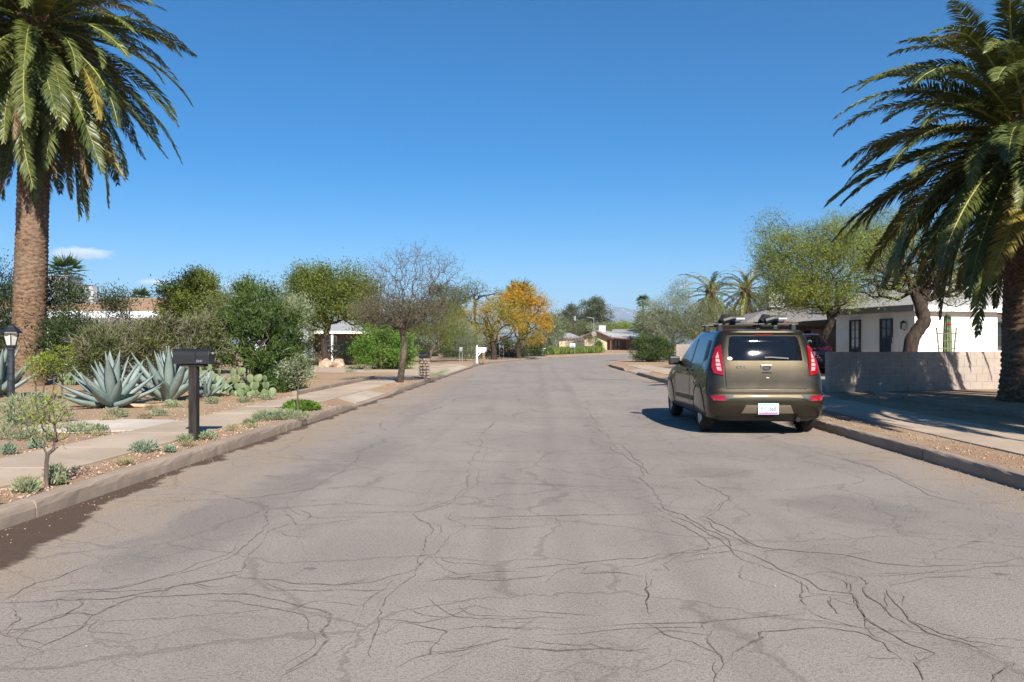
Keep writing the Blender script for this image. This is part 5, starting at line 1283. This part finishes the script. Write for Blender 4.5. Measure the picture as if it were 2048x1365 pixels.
def pedestal():
    b = gb(1085, 83); root = empty('utility_box', b); tag(root, 'small white utility pedestal beside the grass bank', 'utility box')
    MB().box((0, 0, .3), (.32, .3, .62)).build('housing', M['white_paint'], root, bevel=.02); MB().box((0, 0, .68), (.62, .5, .12)).build('cap', M['white_paint'], root, bevel=.02)
pedestal()
def utility_pole():
    Y = 165; b = gb(1146.5, Y); t = at(1146.5, 622, Y); root = empty('utility_pole', b); tag(root, 'brown wooden utility pole in front of the eucalyptus', 'utility pole')
    H = t.z - b.z; MB().tube([(0, 0, -.2), (0, 0, H)], [.15, .10], 8).build('pole', M['bark_dark'], root)
    MB().box((0, 0, H - .5), (2.2, .12, .12)).build('crossarm', M['bark_dark'], root)
    for x in (-.9, 0, .9): MB().tube([(x, 0, H - .44), (x, 0, H - .2)], .05, 6).build('insulator', M['grey_metal'], root)
    MB().tube([(.3, 0, H - 2.0), (.3, 0, H - 1.1)], .22, 10).build('transformer', M['grey_metal'], root)
    for k, (px, py, Y2, z0) in enumerate(((1225, 655, 122, H - .3), (1232, 652, 124, H - .6), (1080, 640, 190, H - .3), (1040, 655, 150, H - .5))):
        q = at(px, py, Y2) - b; p0 = Vector(((-.9, 0, .9)[k % 3], 0, z0))
        MB().tube([p0.lerp(q, s) - Vector((0, 0, 1.2 * s * (1 - s))) for s in np.linspace(0, 1, 9)], .022, 4).build('wire', M['black_metal'], root)
utility_pole()
def light_pole():
    Y = 150; b = gb(1187.5, Y); t = at(1187.5, 636, Y); root = empty('light_pole', b); tag(root, 'thin grey light pole above the gabled house roof', 'light pole')
    MB().tube([(0, 0, -.2), (0, 0, t.z - b.z)], [.08, .05], 6).build('pole', M['grey_metal'], root); MB().tube([(0, 0, t.z - b.z - .1), (-1.2, 0, t.z - b.z + .15)], .04, 5).build('arm', M['grey_metal'], root)
light_pole()
def saguaro(label, px, Y, top, r, seed, arms=0):
    b = gb(px, Y); H = at(px, top, Y).z - b.z; root = empty('columnar_cactus', b); tag(root, label, 'cactus')
    def ribbed(p, rad, nm):
        mb = MB(); V = []; n = 20
        for i, q in enumerate(p):
            for k in range(n):
                rr = rad[i] * (1 + (.12 if k % 2 else -.06)); a = 2 * math.pi * k / n; V.append((q[0] + rr * math.cos(a), q[1] + rr * math.sin(a), q[2]))
        Fc = [(i * n + k, i * n + (k + 1) % n, (i + 1) * n + (k + 1) % n, (i + 1) * n + k) for i in range(len(p) - 1) for k in range(n)] + [tuple((len(p) - 1) * n + k for k in range(n))]
        mb.add(V, Fc); mb.build(nm, M['pad'], root)
    ribbed([(0, 0, -.05), (0, 0, H * .5), (0, 0, H * .95), (0, 0, H)], [r, r * 1.05, r * .8, r * .2], 'stem')
    for k in range(arms):
        s = 1 if k % 2 else -1; ribbed([(s * r * .8, 0, H * .35), (s * r * 2.2, 0, H * .40), (s * r * 2.4, 0, H * .6), (s * r * 2.4, 0, H * (.7 + .08 * k)), (s * r * 2.4, 0, H * (.72 + .08 * k))], [r * .6, r * .7, r * .7, r * .55, r * .1], 'arm')
    return root
saguaro('tall ribbed cactus against the sunlit white house wall', 1895, 27.5, 628, .13, 1)
saguaro('branching grey green cactus left of the tan hip roofed building', 1100, 95, 672, .3, 2, 2)
saguaro('short ribbed cactus at the edge of the oleander', 590, 27, 712, .11, 3, 2)
def trellis():
    b = gb(1893, 26.6); root = empty('trellis', b, .2); tag(root, 'wooden trellis ladder leaning by the ribbed cactus', 'trellis')
    for s in (-1, 1): MB().tube([(s * .18, 0, -.03), (s * .38, 0, 1.75)], .022, 6).build('rail', M['wood_brown'], root)
    for k in range(5): MB().tube([(-.28 - .03 * k, -.02, .55 + k * .25), (.28 + .03 * k, -.02, .55 + k * .25)], .018, 6).build('rung', M['wood_brown'], root)
    MB().box((.05, -.05, 1.85), (.16, .06, .07)).build('red_feeder', plain('feeder_red', (.6, .03, .03), .4), root)
trellis()

# ------------------------------------------------------------------ cars
PAINT = None
def paint_mat(name, c, metal=.55, rough=.28):
    t = NT(name); p = t.obj(); f, _ = t.noise(p, 900, 1); g, _ = t.noise(p, 3, 4)
    cc = t.mix(t.math('MULTIPLY', t.ramp(f, .45, .7), .25), c, tuple(min(1, x * 1.5) for x in c))
    cc = t.mix(t.math('MULTIPLY', t.ramp(g, .45, .75), .05), cc, (.25, .2, .15))
    return t.done(t.bsdf(cc, rough, metal, .2, None, .7, Coat_Roughness=.03))
M['paint_olive'] = paint_mat('paint_olive', (.036, .0295, .0185), .80, .40)
M['paint_red'] = paint_mat('paint_red', (.05, .006, .009), .3)
M['car_glass'] = plain('car_glass', (.006, .007, .008), .010, 0, .55, coat=.0, var=.05)
M['trim_black'] = plain('trim_black', (.012, .012, .012), .5, 0, .4)
M['tyre'] = plain('tyre', (.018, .017, .016), .85, 0, .25)
M['rim'] = plain('rim', (.42, .42, .43), .25, .9)
M['rim_dark'] = plain('rim_dark', (.03, .03, .03), .4, .5)
M['lamp_red'] = plain('lamp_red', (.24, .004, .006), .12, 0, .6, coat=1.0, var=.1)
M['lamp_clear'] = plain('lamp_clear', (.40, .27, .27), .15, 0, .6, coat=1.0, var=.15, scale=30)
M['chrome'] = plain('chrome', (.7, .7, .72), .12, 1.0, .5, var=.05)
M['silver'] = paint_mat('silver_paint', (.20, .17, .12), .6, .35)
M['plate_white'] = plain('plate_white', (.78, .80, .82), .5, var=.03)
M['plate_blue'] = plain('plate_blue', (.24, .52, .66), .5); M['plate_purple'] = plain('plate_purple', (.30, .08, .28), .5); M['plate_ink'] = plain('plate_ink', (.03, .04, .09), .5)

class Shell:
    """a car body: horizontal outlines stacked by height. table rows: z, rear y, front y, half width"""
    def __init__(s, table, Rr=.5, Rf=.95, pr=4.6, pf=2.9, axles=(.72, 3.27), flare=.028, fz=.72):
        T = np.array(table); s.z, s.yr_, s.yf_, s.w_ = T.T; s.Rr, s.Rf, s.pr, s.pf, s.ax, s.fl, s.fz = Rr, Rf, pr, pf, axles, flare, fz
    def at(s, z): return np.interp(z, s.z, s.yr_), np.interp(z, s.z, s.yf_), np.interp(z, s.z, s.w_)
    def flare(s, y, z): return s.fl * sum(math.exp(-((y - a) / .40) ** 2) for a in s.ax) * smooth(s.fz + .16, s.fz - .06, z) if False else s.fl * sum(math.exp(-((y - a) / .40) ** 4) for a in s.ax) * (1 - smooth(s.fz - .1, s.fz + .1, z))
    def side(s, y, z):
        yr, yf, w = s.at(z); Rr = min(s.Rr, (yf - yr) * .45); Rf = min(s.Rf, (yf - yr) * .45)
        if y < yr + Rr: t = min(1, max(0, 1 - (y - yr) / Rr)); x = w * (1 - t ** s.pr) ** (1 / s.pr)
        elif y > yf - Rf: t = min(1, max(0, 1 - (yf - y) / Rf)); x = w * (1 - t ** s.pf) ** (1 / s.pf)
        else: x = w
        return x + s.flare(y, z)
    def rear(s, x, z):
        yr, yf, w = s.at(z); t = min(.9995, abs(x) / w); return yr + min(s.Rr, (yf - yr) * .45) * (1 - (1 - t ** s.pr) ** (1 / s.pr))
    def outline(s, z):
        yr, yf, w = s.at(z); Rr = min(s.Rr, (yf - yr) * .45); Rf = min(s.Rf, (yf - yr) * .45); pts = []
        for a in np.linspace(0, math.pi / 2, 13): pts.append((w * math.sin(a) ** (2 / s.pr), yr + Rr * (1 - math.cos(a) ** (2 / s.pr))))
        for y in np.linspace(yr + Rr, yf - Rf, 22)[1:-1]: pts.append((w, y))
        for a in np.linspace(0, math.pi / 2, 12): pts.append((w * math.cos(a) ** (2 / s.pf), yf - Rf * (1 - math.sin(a) ** (2 / s.pf))))
        pts = [(x + (s.flare(y, z) if x > .3 * w else 0), y) for x, y in pts]
        return pts + [(-x, y) for x, y in pts[-2:0:-1]]
    def body(s, name, mat, parent, zs, wheels, rw):
        V, Fc = [], []; n = None
        for z in zs:
            o = s.outline(z); n = len(o); V += [(x, y, z) for x, y in o]
        for i in range(len(zs) - 1):
            for k in range(n): Fc.append((i * n + k, i * n + (k + 1) % n, (i + 1) * n + (k + 1) % n, (i + 1) * n + k))
        Fc.append(tuple(range(n))[::-1]); Fc.append(tuple((len(zs) - 1) * n + k for k in range(n)))
        mb = MB(); mb.add(V, Fc); o = mb.build(name, mat, parent)
        cut = MB()
        for y in wheels:
            for sd in (-1, 1): cut.tube([(sd * .60, y, rw - .01), (sd * 1.2, y, rw - .01)], rw + .045, 40)
        c = cut.build('cutter', mat); m = o.modifiers.new('b', 'BOOLEAN'); m.operation = 'DIFFERENCE'; m.object = c; m.solver = 'EXACT'
        dg = bpy.context.evaluated_depsgraph_get(); dg.update(); me = bpy.data.meshes.new_from_object(o.evaluated_get(dg)); o.modifiers.clear(); o.data = me; bpy.data.objects.remove(c)
        # shade smooth with sharp cut edges
        for p in me.polygons: p.use_smooth = True
        try: me.set_sharp_from_angle(angle=math.radians(32))
        except Exception: pass
        return o
    def patch(s, name, poly, kind, mat, parent, off=.004, thick=.012, step=.05, mirror=False, sgn=1):
        """2-D outline draped over the body. kind 'rear': (x,z); 'side': (y,z)"""
        bm = bmesh.new(); vs = [bm.verts.new((p[0], p[1], 0)) for p in poly]; bm.faces.new(vs)
        xs_ = [p[0] for p in poly]; ys_ = [p[1] for p in poly]
        for ax, lo, hi in ((0, min(xs_), max(xs_)), (1, min(ys_), max(ys_))):
            for q in np.arange(lo + step, hi - .003, step):
                co = (q, 0, 0) if ax == 0 else (0, q, 0); no = (1, 0, 0) if ax == 0 else (0, 1, 0)
                bmesh.ops.bisect_plane(bm, geom=list(bm.verts) + list(bm.edges) + list(bm.faces), plane_co=co, plane_no=no)
        r = bmesh.ops.extrude_face_region(bm, geom=list(bm.faces)); top = {v for v in r['geom'] if isinstance(v, bmesh.types.BMVert)}
        for v in bm.verts:
            a, b = v.co.x, v.co.y; k = off if v in top else off - thick
            if kind == 'rear':
                y = s.rear(a, b); gx = (s.rear(a + .01, b) - s.rear(a - .01, b)) / .02; nx, ny = gx, -1.0; l = math.hypot(nx, ny)
                v.co = Vector((a + nx / l * k, y + ny / l * k, b))
            else: v.co = Vector((sgn * (s.side(a, b) + k), a, b))
        bmesh.ops.recalc_face_normals(bm, faces=bm.faces)
        me = bpy.data.meshes.new(name); bm.to_mesh(me); bm.free()
        for p in me.polygons: p.use_smooth = True
        try: me.set_sharp_from_angle(angle=math.radians(40))
        except Exception: pass
        return link(name, me, mat, parent)
    def strip(s, name, pts, kind, mat, parent, w=.008, off=.0025, sgn=1):
        poly = []; P = [Vector((p[0], p[1], 0)) for p in pts]; Lf, Rt = [], []
        for i, p in enumerate(P):
            d = (P[min(i + 1, len(P) - 1)] - P[max(i - 1, 0)]).normalized(); n = Vector((-d.y, d.x, 0)); Lf.append(p + n * w / 2); Rt.append(p - n * w / 2)
        return s.patch(name, [(q.x, q.y) for q in Lf + Rt[::-1]], kind, mat, parent, off, .006, .08, sgn=sgn)

def wheel(parent, x, y, r, sgn, w=.21, rimr=.225):
    prof = [(-w / 2, rimr), (-w / 2 + .006, r - .05), (-w / 2 + .03, r - .012), (-w / 2 + .05, r), (w / 2 - .05, r), (w / 2 - .03, r - .012), (w / 2 - .006, r - .05), (w / 2, rimr), (w / 2 - .05, rimr - .015), (-w / 2 + .05, rimr - .015)]
    n = 40; V = [(x + p[0], y + p[1] * math.cos(2 * math.pi * k / n), r + p[1] * math.sin(2 * math.pi * k / n)) for k in range(n) for p in prof]; m = len(prof)
    mb = MB(); mb.add(V, [(k * m + i, k * m + (i + 1) % m, ((k + 1) % n) * m + (i + 1) % m, ((k + 1) % n) * m + i) for k in range(n) for i in range(m)])
    wo = MB().tube([(x - sgn * .02, y, r), (x + sgn * (w / 2 - .06), y, r)], rimr - .012, 28).build('wheel', M['rim_dark'], parent)
    t = mb.build('tyre', M['tyre'], wo)
    rm = MB(); xo = x + sgn * (w / 2 - .02)
    for k in range(5):
        for d in (-.16, .16):
            a = k * 2 * math.pi / 5 + d + .3; a1 = k * 2 * math.pi / 5 + .3 + d * 1.9
            rm.tube([(xo - sgn * .01, y + .04 * math.cos(a), r + .04 * math.sin(a)), (xo, y + .13 * math.cos(a), r + .13 * math.sin(a)), (xo - sgn * .012, y + (rimr - .008) * math.cos(a1), r + (rimr - .008) * math.sin(a1))], [.024, .018, .018], 6)
    rm.tube([(xo - sgn * .03, y, r), (xo + sgn * .008, y, r)], .055, 12)
    rm.tube([(xo, y + (rimr - .006) * math.cos(a), r + (rimr - .006) * math.sin(a)) for a in np.linspace(0, 2 * math.pi, 33)], .011, 5, cap=False)
    rm.build('rim', M['rim'], wo)
    return wo

def olive_car():
    sh = Shell(pr=5.6, Rr=.40, table=[(.19, .24, 3.90, .74), (.25, .07, 4.02, .84), (.34, .01, 4.08, .868), (.42, -.02, 4.11, .877), (.53, -.025, 4.12, .880), (.60, -.005, 4.11, .882), (.635, .03, 4.10, .882), (.70, .045, 4.07, .882), (.82, .06, 3.98, .878), (.90, .072, 3.72, .868), (.955, .082, 3.42, .856), (1.0, .092, 3.22, .842), (1.07, .110, 3.06, .818), (1.2, .152, 2.84, .775), (1.32, .193, 2.63, .732), (1.40, .222, 2.48, .700), (1.44, .226, 2.38, .682), (1.475, .205, 2.28, .662), (1.50, .215, 2.18, .635), (1.516, .26, 2.08, .58), (1.527, .36, 1.95, .46)], axles=(.70, 3.25))
    root = empty('parked_car', (3.63, 11.3, 0), -.031); root.scale = (.945, 1, 1); tag(root, 'olive bronze boxy hatchback with roof rack parked at the kerb', 'car')
    zs = list(np.arange(.19, .64, .03)) + list(np.arange(.64, 1.4, .04)) + [1.40, 1.42, 1.44, 1.458, 1.475, 1.488, 1.50, 1.508, 1.516, 1.522, 1.527]
    R = .335
    body = sh.body('body', M['paint_olive'], root, zs, (.70, 3.25), R)
    P = lambda *a, **k: sh.patch(*a, **k)
    # tailgate glass, black upper pillars, tailgate pressing
    gl = P('rear_window', [(-.555, 1.075), (.555, 1.075), (.545, 1.25), (.515, 1.405), (.47, 1.425), (-.47, 1.425), (-.515, 1.405), (-.545, 1.25)], 'rear', M['car_glass'], root, off=.006)
    sh.strip('wiper', [(-.02, 1.118), (.08, 1.122), (.34, 1.105)], 'rear', M['trim_black'], gl, w=.018, off=.03)
    P('sticker', [(-.535 + .036 * math.cos(a), 1.103 + .024 * math.sin(a)) for a in np.linspace(0, 2 * math.pi, 12, endpoint=False)], 'rear', M['plate_white'], gl, off=.009, thick=.002)
    P('tailgate', [(-.60, .675), (.60, .675), (.615, 1.04), (.58, 1.065), (-.58, 1.065), (-.615, 1.04)], 'rear', M['paint_olive'], root, off=.012, thick=.02)
    for x in (-1, 1):
        sh.strip('tailgate_seam', [(x * .63, .655), (x * .635, .9), (x * .60, 1.2), (x * .545, 1.42)], 'rear', M['trim_black'], root, w=.012)
        lamp = P('tail_lamp', [(x * .640, .862), (x * .775, .895), (x * .795, .98), (x * .765, 1.13), (x * .71, 1.265), (x * .645, 1.30)], 'rear', M['lamp_red'], root, off=.02, thick=.03, step=.03)
        P('clear_lens', [(x * .668, .925), (x * .725, .935), (x * .738, 1.01), (x * .728, 1.12), (x * .693, 1.20), (x * .68, 1.05)], 'rear', M['lamp_clear'], lamp, off=.025, thick=.006, step=.03)
        for zz in (.985, 1.04, 1.10): P('lens_bar', [(x * .675, zz), (x * .735, zz + .002), (x * .735, zz + .012), (x * .675, zz + .01)], 'rear', M['lamp_red'], lamp, off=.029, thick=.006, step=.03)
        P('reflector', [(x * .64, .505), (x * .80, .508), (x * .835, .575), (x * .63, .582)], 'rear', M['lamp_red'], root, off=.012, thick=.02, step=.03)
        P('bumper_trim', [(x * .50, .59), (x * .86, .605), (x * .86, .585), (x * .62, .50), (x * .56, .54)], 'rear', M['trim_black'], root, off=.006, thick=.012, step=.04)
    sh.strip('tailgate_seam', [(-.63, .658), (0, .652), (.63, .658)], 'rear', M['trim_black'], root, w=.016)
    sh.strip('bumper_crease', [(-.80, .475), (-.62, .50), (-.52, .545), (-.3, .56), (.3, .56), (.52, .545), (.62, .50), (.80, .475)], 'rear', M['paint_olive'], root, w=.014, off=.010)
    P('plate_recess', [(-.39, .325), (.39, .325), (.33, .445), (-.33, .445)], 'rear', M['silver'], root, off=.006, thick=.012)
    yp = sh.rear(0, .39) - .022
    pl = MB().box((0, yp, .392), (.305, .008, .155)).build('licence_plate', M['plate_white'], root, bevel=.004)
    MB().box((0, yp - .005, .452), (.285, .004, .028)).build('band', M['plate_blue'], pl); MB().box((0, yp - .005, .333), (.285, .004, .022)).build('band', M['plate_purple'], pl)
    text_part('BYJ5868', .088, M['plate_ink'], pl, (0, yp - .006, .389), (math.radians(90), 0, 0), .001, sx=.74, bold=.0008)
    P('lower_valance', [(-.74, .20), (.74, .20), (.78, .275), (-.78, .275)], 'rear', M['trim_black'], root, off=.006, thick=.02)
    # emblem, handle, badge
    ye = sh.rear(0, .98) - .02
    hd = MB().box((0, ye + .008, .945), (.175, .02, .14)).build('handle_recess', M['silver'], root, bevel=.006)
    MB().box((0, ye - .003, .895), (.145, .012, .034)).build('handle_gap', M['trim_black'], hd)
    em = MB(); em.tube([(.062 * math.cos(a), ye - .008, .968 + .032 * math.sin(a)) for a in np.linspace(0, 2 * math.pi, 33)], .0055, 6, cap=False); em = em.build('emblem', M['chrome'], root)
    eb = MB(); eb.add([(.058 * math.cos(a), ye - .006, .968 + .029 * math.sin(a)) for a in np.linspace(0, 2 * math.pi, 24, endpoint=False)], [tuple(range(24))]); eb.build('emblem_field', M['trim_black'], em)
    text_part('KIA', .044, M['chrome'], em, (0, ye - .009, .968), (math.radians(90), 0, 0), .002)
    text_part('SOUL', .055, M['chrome'], root, (-.375, sh.rear(-.375, .965) - .016, .978), (math.radians(90), 0, math.radians(-1)), .003, name='badge', sx=1.15)
    MB().box((.01, sh.rear(0, .82) - .014, .822), (.05, .012, .028)).build('lock', M['silver'], root, bevel=.004)
    sh.strip('brake_light', [(-.13, 1.445), (.13, 1.445)], 'rear', M['lamp_red'], root, w=.016, off=.006)
    # sides
    for g in (-1, 1):
        P('side_window', [(.62, 1.03), (1.42, 1.01), (1.44, 1.395), (1.0, 1.40), (.72, 1.375)], 'side', M['car_glass'], root, off=.004, sgn=g)
        P('side_window', [(1.50, 1.01), (2.72, .995), (2.30, 1.36), (2.1, 1.39), (1.52, 1.395)], 'side', M['car_glass'], root, off=.004, sgn=g)
        P('quarter_panel', [(.42, 1.10), (.58, 1.05), (.66, 1.37), (.50, 1.36)], 'side', M['trim_black'], root, off=.003, sgn=g)
        P('pillar_trim', [(1.42, 1.01), (1.50, 1.01), (1.52, 1.395), (1.44, 1.395)], 'side', M['trim_black'], root, off=.003, sgn=g)
        for pts in ([(1.46, 1.0), (1.45, .7), (1.44, .30)], [(1.15, .32), (1.08, .75), (.62, 1.02)], [(2.72, 1.0), (2.78, .75), (2.72, .3)], [(1.15, .30), (2.72, .29)]): sh.strip('door_seam', pts, 'side', M['trim_black'], root, w=.010, sgn=g)
        P('door_moulding', [(1.16, .43), (2.70, .41), (2.70, .47), (1.12, .50)], 'side', M['trim_black'], root, off=.014, thick=.02, sgn=g)
        for yy in (1.22, 2.36 - .78 + .02): P('door_handle', [(yy, .885), (yy + .18, .882), (yy + .18, .91), (yy, .912)], 'side', M['paint_olive'], root, off=.03, thick=.035, sgn=g)
        P('sill', [(1.12, .20), (2.84, .20), (2.84, .27), (1.12, .27)], 'side', M['trim_black'], root, off=.008, thick=.02, sgn=g)
        mx = g * .955; MB().box((mx, 2.45, 1.03), (.20, .11, .15)).build('door_mirror', M['trim_black'], root, bevel=.03); MB().box((g * .84, 2.47, 1.0), (.16, .06, .05)).build('mirror_stalk', M['trim_black'], root)
        for yy in (.70, 3.25): wheel(root, g * .775, yy, R, g)
        for yy in (.70, 3.25):   # black arch lips
            ring = [(yy + (R + .055) * math.cos(a), R - .01 + (R + .055) * math.sin(a)) for a in np.linspace(math.radians(-14), math.radians(194), 22)]
            sh.strip('arch_lip', ring, 'side', M['paint_olive'], root, w=.03, off=.010, sgn=g)
        P('head_lamp', [(3.55, .72), (3.92, .70), (3.80, .82), (3.5, .84)], 'side', M['lamp_clear'], root, off=.008, sgn=g)
    sf = MB(); sf.box((0, 2.0, .22), (1.3, 3.0, .06)); sf.build('underbody', M['trim_black'], root)
    MB().tube([(.45, -.0, .24), (.45, .4, .25)], .035, 10).build('exhaust', M['rim_dark'], root)
    # roof rack: rails, two cross bars on feet, two clamped carriers
    rk = empty('roof_rack'); rk.parent = root
    for yy in (.62, 1.52):
        MB().tube([(-.66, yy, 1.605), (.66, yy, 1.605)], .018, 8).build('cross_bar', M['trim_black'], rk)
        for g in (-1, 1): MB().box((g * .575, yy, 1.548), (.075, .11, .13)).build('foot', M['trim_black'], rk, bevel=.015)
        for g in (-1, 1): MB().tube([(g * .585, yy, 1.52), (g * .62, yy, 1.47), (g * .66, yy, 1.42)], .014, 6).build('strap', M['trim_black'], rk)
    for cx_ in (-.36, .30):
        MB().box((cx_, 1.0, 1.645), (.09, 1.35, .045)).build('carrier_rail', M['trim_black'], rk, bevel=.012)
        MB().tube([(cx_ - .16, .60, 1.655), (cx_ - .02, .62, 1.69), (cx_ + .16, .58, 1.70)], [.045, .05, .03], 8).build('carrier_clamp', M['trim_black'], rk)
        MB().tube([(cx_ - .06, 1.2, 1.66), (cx_ + .02, 1.28, 1.74), (cx_ + .12, 1.3, 1.745)], [.04, .05, .03], 8).build('carrier_arm', M['trim_black'], rk)
        MB().box((cx_ + .1, .585, 1.685), (.14, .09, .028)).build('carrier_lever', M['grey_metal'], rk, bevel=.008)
    MB().tube([(.0, .55, 1.52), (.0, .42, 1.68)], .006, 5).build('antenna', M['trim_black'], root)
    return root
olive_car()

def red_suv():
    sh = Shell([(.24, .15, 4.3, .80), (.32, .03, 4.45, .88), (.5, -.03, 4.52, .905), (.66, -.02, 4.52, .91), (.74, .03, 4.5, .91), (.95, .05, 4.35, .905), (1.03, .07, 3.9, .89), (1.08, .10, 3.3, .87), (1.2, .19, 3.1, .82), (1.4, .34, 2.75, .73), (1.52, .42, 2.5, .67), (1.58, .46, 2.3, .60), (1.61, .62, 2.1, .45)], axles=(.85, 3.4), flare=.02, pr=4.0)
    root = empty('parked_car', (11.9, 31.6, YARD + .008), -.02); tag(root, 'dark red sport utility car parked on the driveway beyond the olive car', 'car')
    R = .35; sh.body('body', M['paint_red'], root, list(np.arange(.24, 1.56, .05)) + [1.56, 1.58, 1.595, 1.61], (.85, 3.4), R)
    gl = sh.patch('rear_window', [(-.62, 1.10), (.62, 1.10), (.55, 1.50), (-.55, 1.50)], 'rear', M['car_glass'], root, off=.006)
    eo = MB(); ye = sh.rear(.1, 1.3) - .02
    eo.tube([(.07 * math.cos(a), ye, 1.30 + .05 * math.sin(a)) for a in np.linspace(0, 2 * math.pi, 25)], .008, 5, cap=False); eo.tube([(.035 * math.cos(a), ye, 1.305 + .045 * math.sin(a)) for a in np.linspace(0, 2 * math.pi, 25)], .006, 5, cap=False)
    eo.build('emblem', M['chrome'], root)
    for x in (-1, 1):
        sh.patch('tail_lamp', [(x * .40, .97), (x * .86, .95), (x * .84, 1.08), (x * .74, 1.12), (x * .40, 1.05)], 'rear', M['lamp_red'], root, off=.015, thick=.02, step=.04)
        for yy in (.85, 3.4): wheel(root, x * .80, yy, R, x)
        sh.patch('side_window', [(.75, 1.12), (3.0, 1.10), (2.55, 1.48), (.95, 1.48)], 'side', M['car_glass'], root, sgn=x)
        MB().box((x * 1.0, 2.9, 1.12), (.2, .1, .15)).build('door_mirror', M['paint_red'], root, bevel=.03)
        sh.strip('door_seam', [(1.85, 1.05), (1.85, .35)], 'side', M['trim_black'], root, w=.012, sgn=x)
    sh.patch('lamp_bar', [(-.39, .98), (.39, .98), (.39, 1.04), (-.39, 1.04)], 'rear', M['lamp_red'], root, off=.012)
    sh.patch('bumper', [(-.84, .30), (.84, .30), (.87, .62), (-.87, .62)], 'rear', M['trim_black'], root, off=.02, thick=.03)
    MB().box((0, sh.rear(0, .8) - .012, .82), (.305, .01, .15)).build('licence_plate', M['plate_white'], root)
    MB().box((0, 2.2, .3), (1.3, 3.2, .08)).build('underbody', M['trim_black'], root)
    for x in (-1, 1): MB().tube([(x * .52, .9, 1.62), (x * .52, 2.2, 1.62)], .02, 6).build('roof_rail', M['trim_black'], root)
red_suv()

# ------------------------------------------------------------------ distance: mountain, clouds, haze
def mountain():
    D = 12000.0; rng = np.random.default_rng(4); prof = [(-2600, 640), (300, 668), (1060, 662), (1090, 640), (1115, 627), (1150, 622), (1185, 614), (1205, 609), (1222, 612), (1250, 614), (1275, 622), (1310, 645), (1400, 660), (2000, 650), (4600, 655)]
    X = np.concatenate([np.linspace(-2600, 1040, 40), np.linspace(1050, 1420, 110), np.linspace(1440, 4600, 40)])
    top = np.interp(X, [p[0] for p in prof], [p[1] for p in prof]); rows = []
    for j, t in enumerate(np.linspace(0, 1, 22)):
        r = []
        for x, tp in zip(X, top):
            h = (HZ - tp) / F * D * t; yy = D - 1500 + 1500 * t; xx = (x - CX) / F * D
            nz = mnoise.noise(Vector((xx / 420, yy / 420, 3))) * 55 + mnoise.noise(Vector((xx / 150, yy / 150, 7))) * 28
            r.append((xx + 90 * mnoise.noise(Vector((xx / 300, t * 4, 1))), yy + nz * 2, max(-20, h + nz * t * (1 - .65 * t) * .8 - 5)))
        rows.append(r)
    rows.append([(x, y + 2500, -20) for x, y, z in rows[-1]])
    t = NT('mountain_rock'); p = t.wpos(); f, _ = t.noise(p, .004, 5, .65); g, _ = t.noise(p, .009, 5, .7)
    c = t.mix(t.ramp(f, .35, .65), (.13, .115, .085), (.24, .20, .16))
    sep = t.n('ShaderNodeSeparateXYZ'); t.L(p, sep.inputs[0])
    snow = t.math('MULTIPLY', t.ramp(g, .60, .66), t.ramp(sep.outputs[2], 300, 470)); c = t.mix(snow, c, (.8, .8, .82))
    o = sheet('mountain', rows, t.done(t.bsdf(c, .95, 0, .1)))
    o.data.polygons.foreach_set('use_smooth', [True] * len(o.data.polygons)); return o
mountain()
def cloud_mat():
    t = NT('cloud_vapour'); p = t.n('ShaderNodeTexCoord').outputs['Object']
    f, _ = t.noise(t.mapping(p, (1.6, 1.6, .9)), 2.6, 6, .65); ln = t.n('ShaderNodeVectorMath', operation='LENGTH'); t.L(p, ln.inputs[0])
    d = t.math('SUBTRACT', t.math('ADD', t.math('MULTIPLY', f, 1.7), .0), ln.outputs['Value']); d = t.math('MULTIPLY', t.ramp(d, .0, .35), .006)
    v = t.n('ShaderNodeVolumePrincipled'); v.inputs['Color'].default_value = (1, 1, 1, 1); t.L(d, v.inputs['Density']); v.inputs['Anisotropy'].default_value = -.35
    t.L(v.outputs[0], t.out.inputs['Volume']); return t.m
M['cloud'] = cloud_mat()
for px, py, rx, ry, lb in ((160, 508, 78, 17, 'long white cloud above the brown shingle roof'), (312, 564, 46, 8, 'thin white cloud left of the rounded tree'), (455, 570, 22, 6, 'tiny white cloud right of the rounded tree')):
    Y = 6000.0; c = at(px, py, Y); k = Y / F
    bm = bmesh.new(); bmesh.ops.create_icosphere(bm, subdivisions=3, radius=1.0); me = bpy.data.meshes.new('cloud'); bm.to_mesh(me); bm.free()
    o = link('cloud', me, M['cloud']); o.location = c; o.scale = (rx * k, rx * k * .6, ry * k); tag(o, lb, 'cloud')
def haze():
    t = NT('haze_air'); v = t.n('ShaderNodeVolumePrincipled'); v.inputs['Color'].default_value = (.50, .72, 1, 1); v.inputs['Density'].default_value = HAZE
    t.L(v.outputs[0], t.out.inputs['Volume'])
    o = MB().box((0, 7000, 345), (42100, 15000, 760)).build('haze', t.m); tag(o, 'thin pale air over the whole street', 'haze', kind='stuff')
HAZE = 1.0e-4
haze()
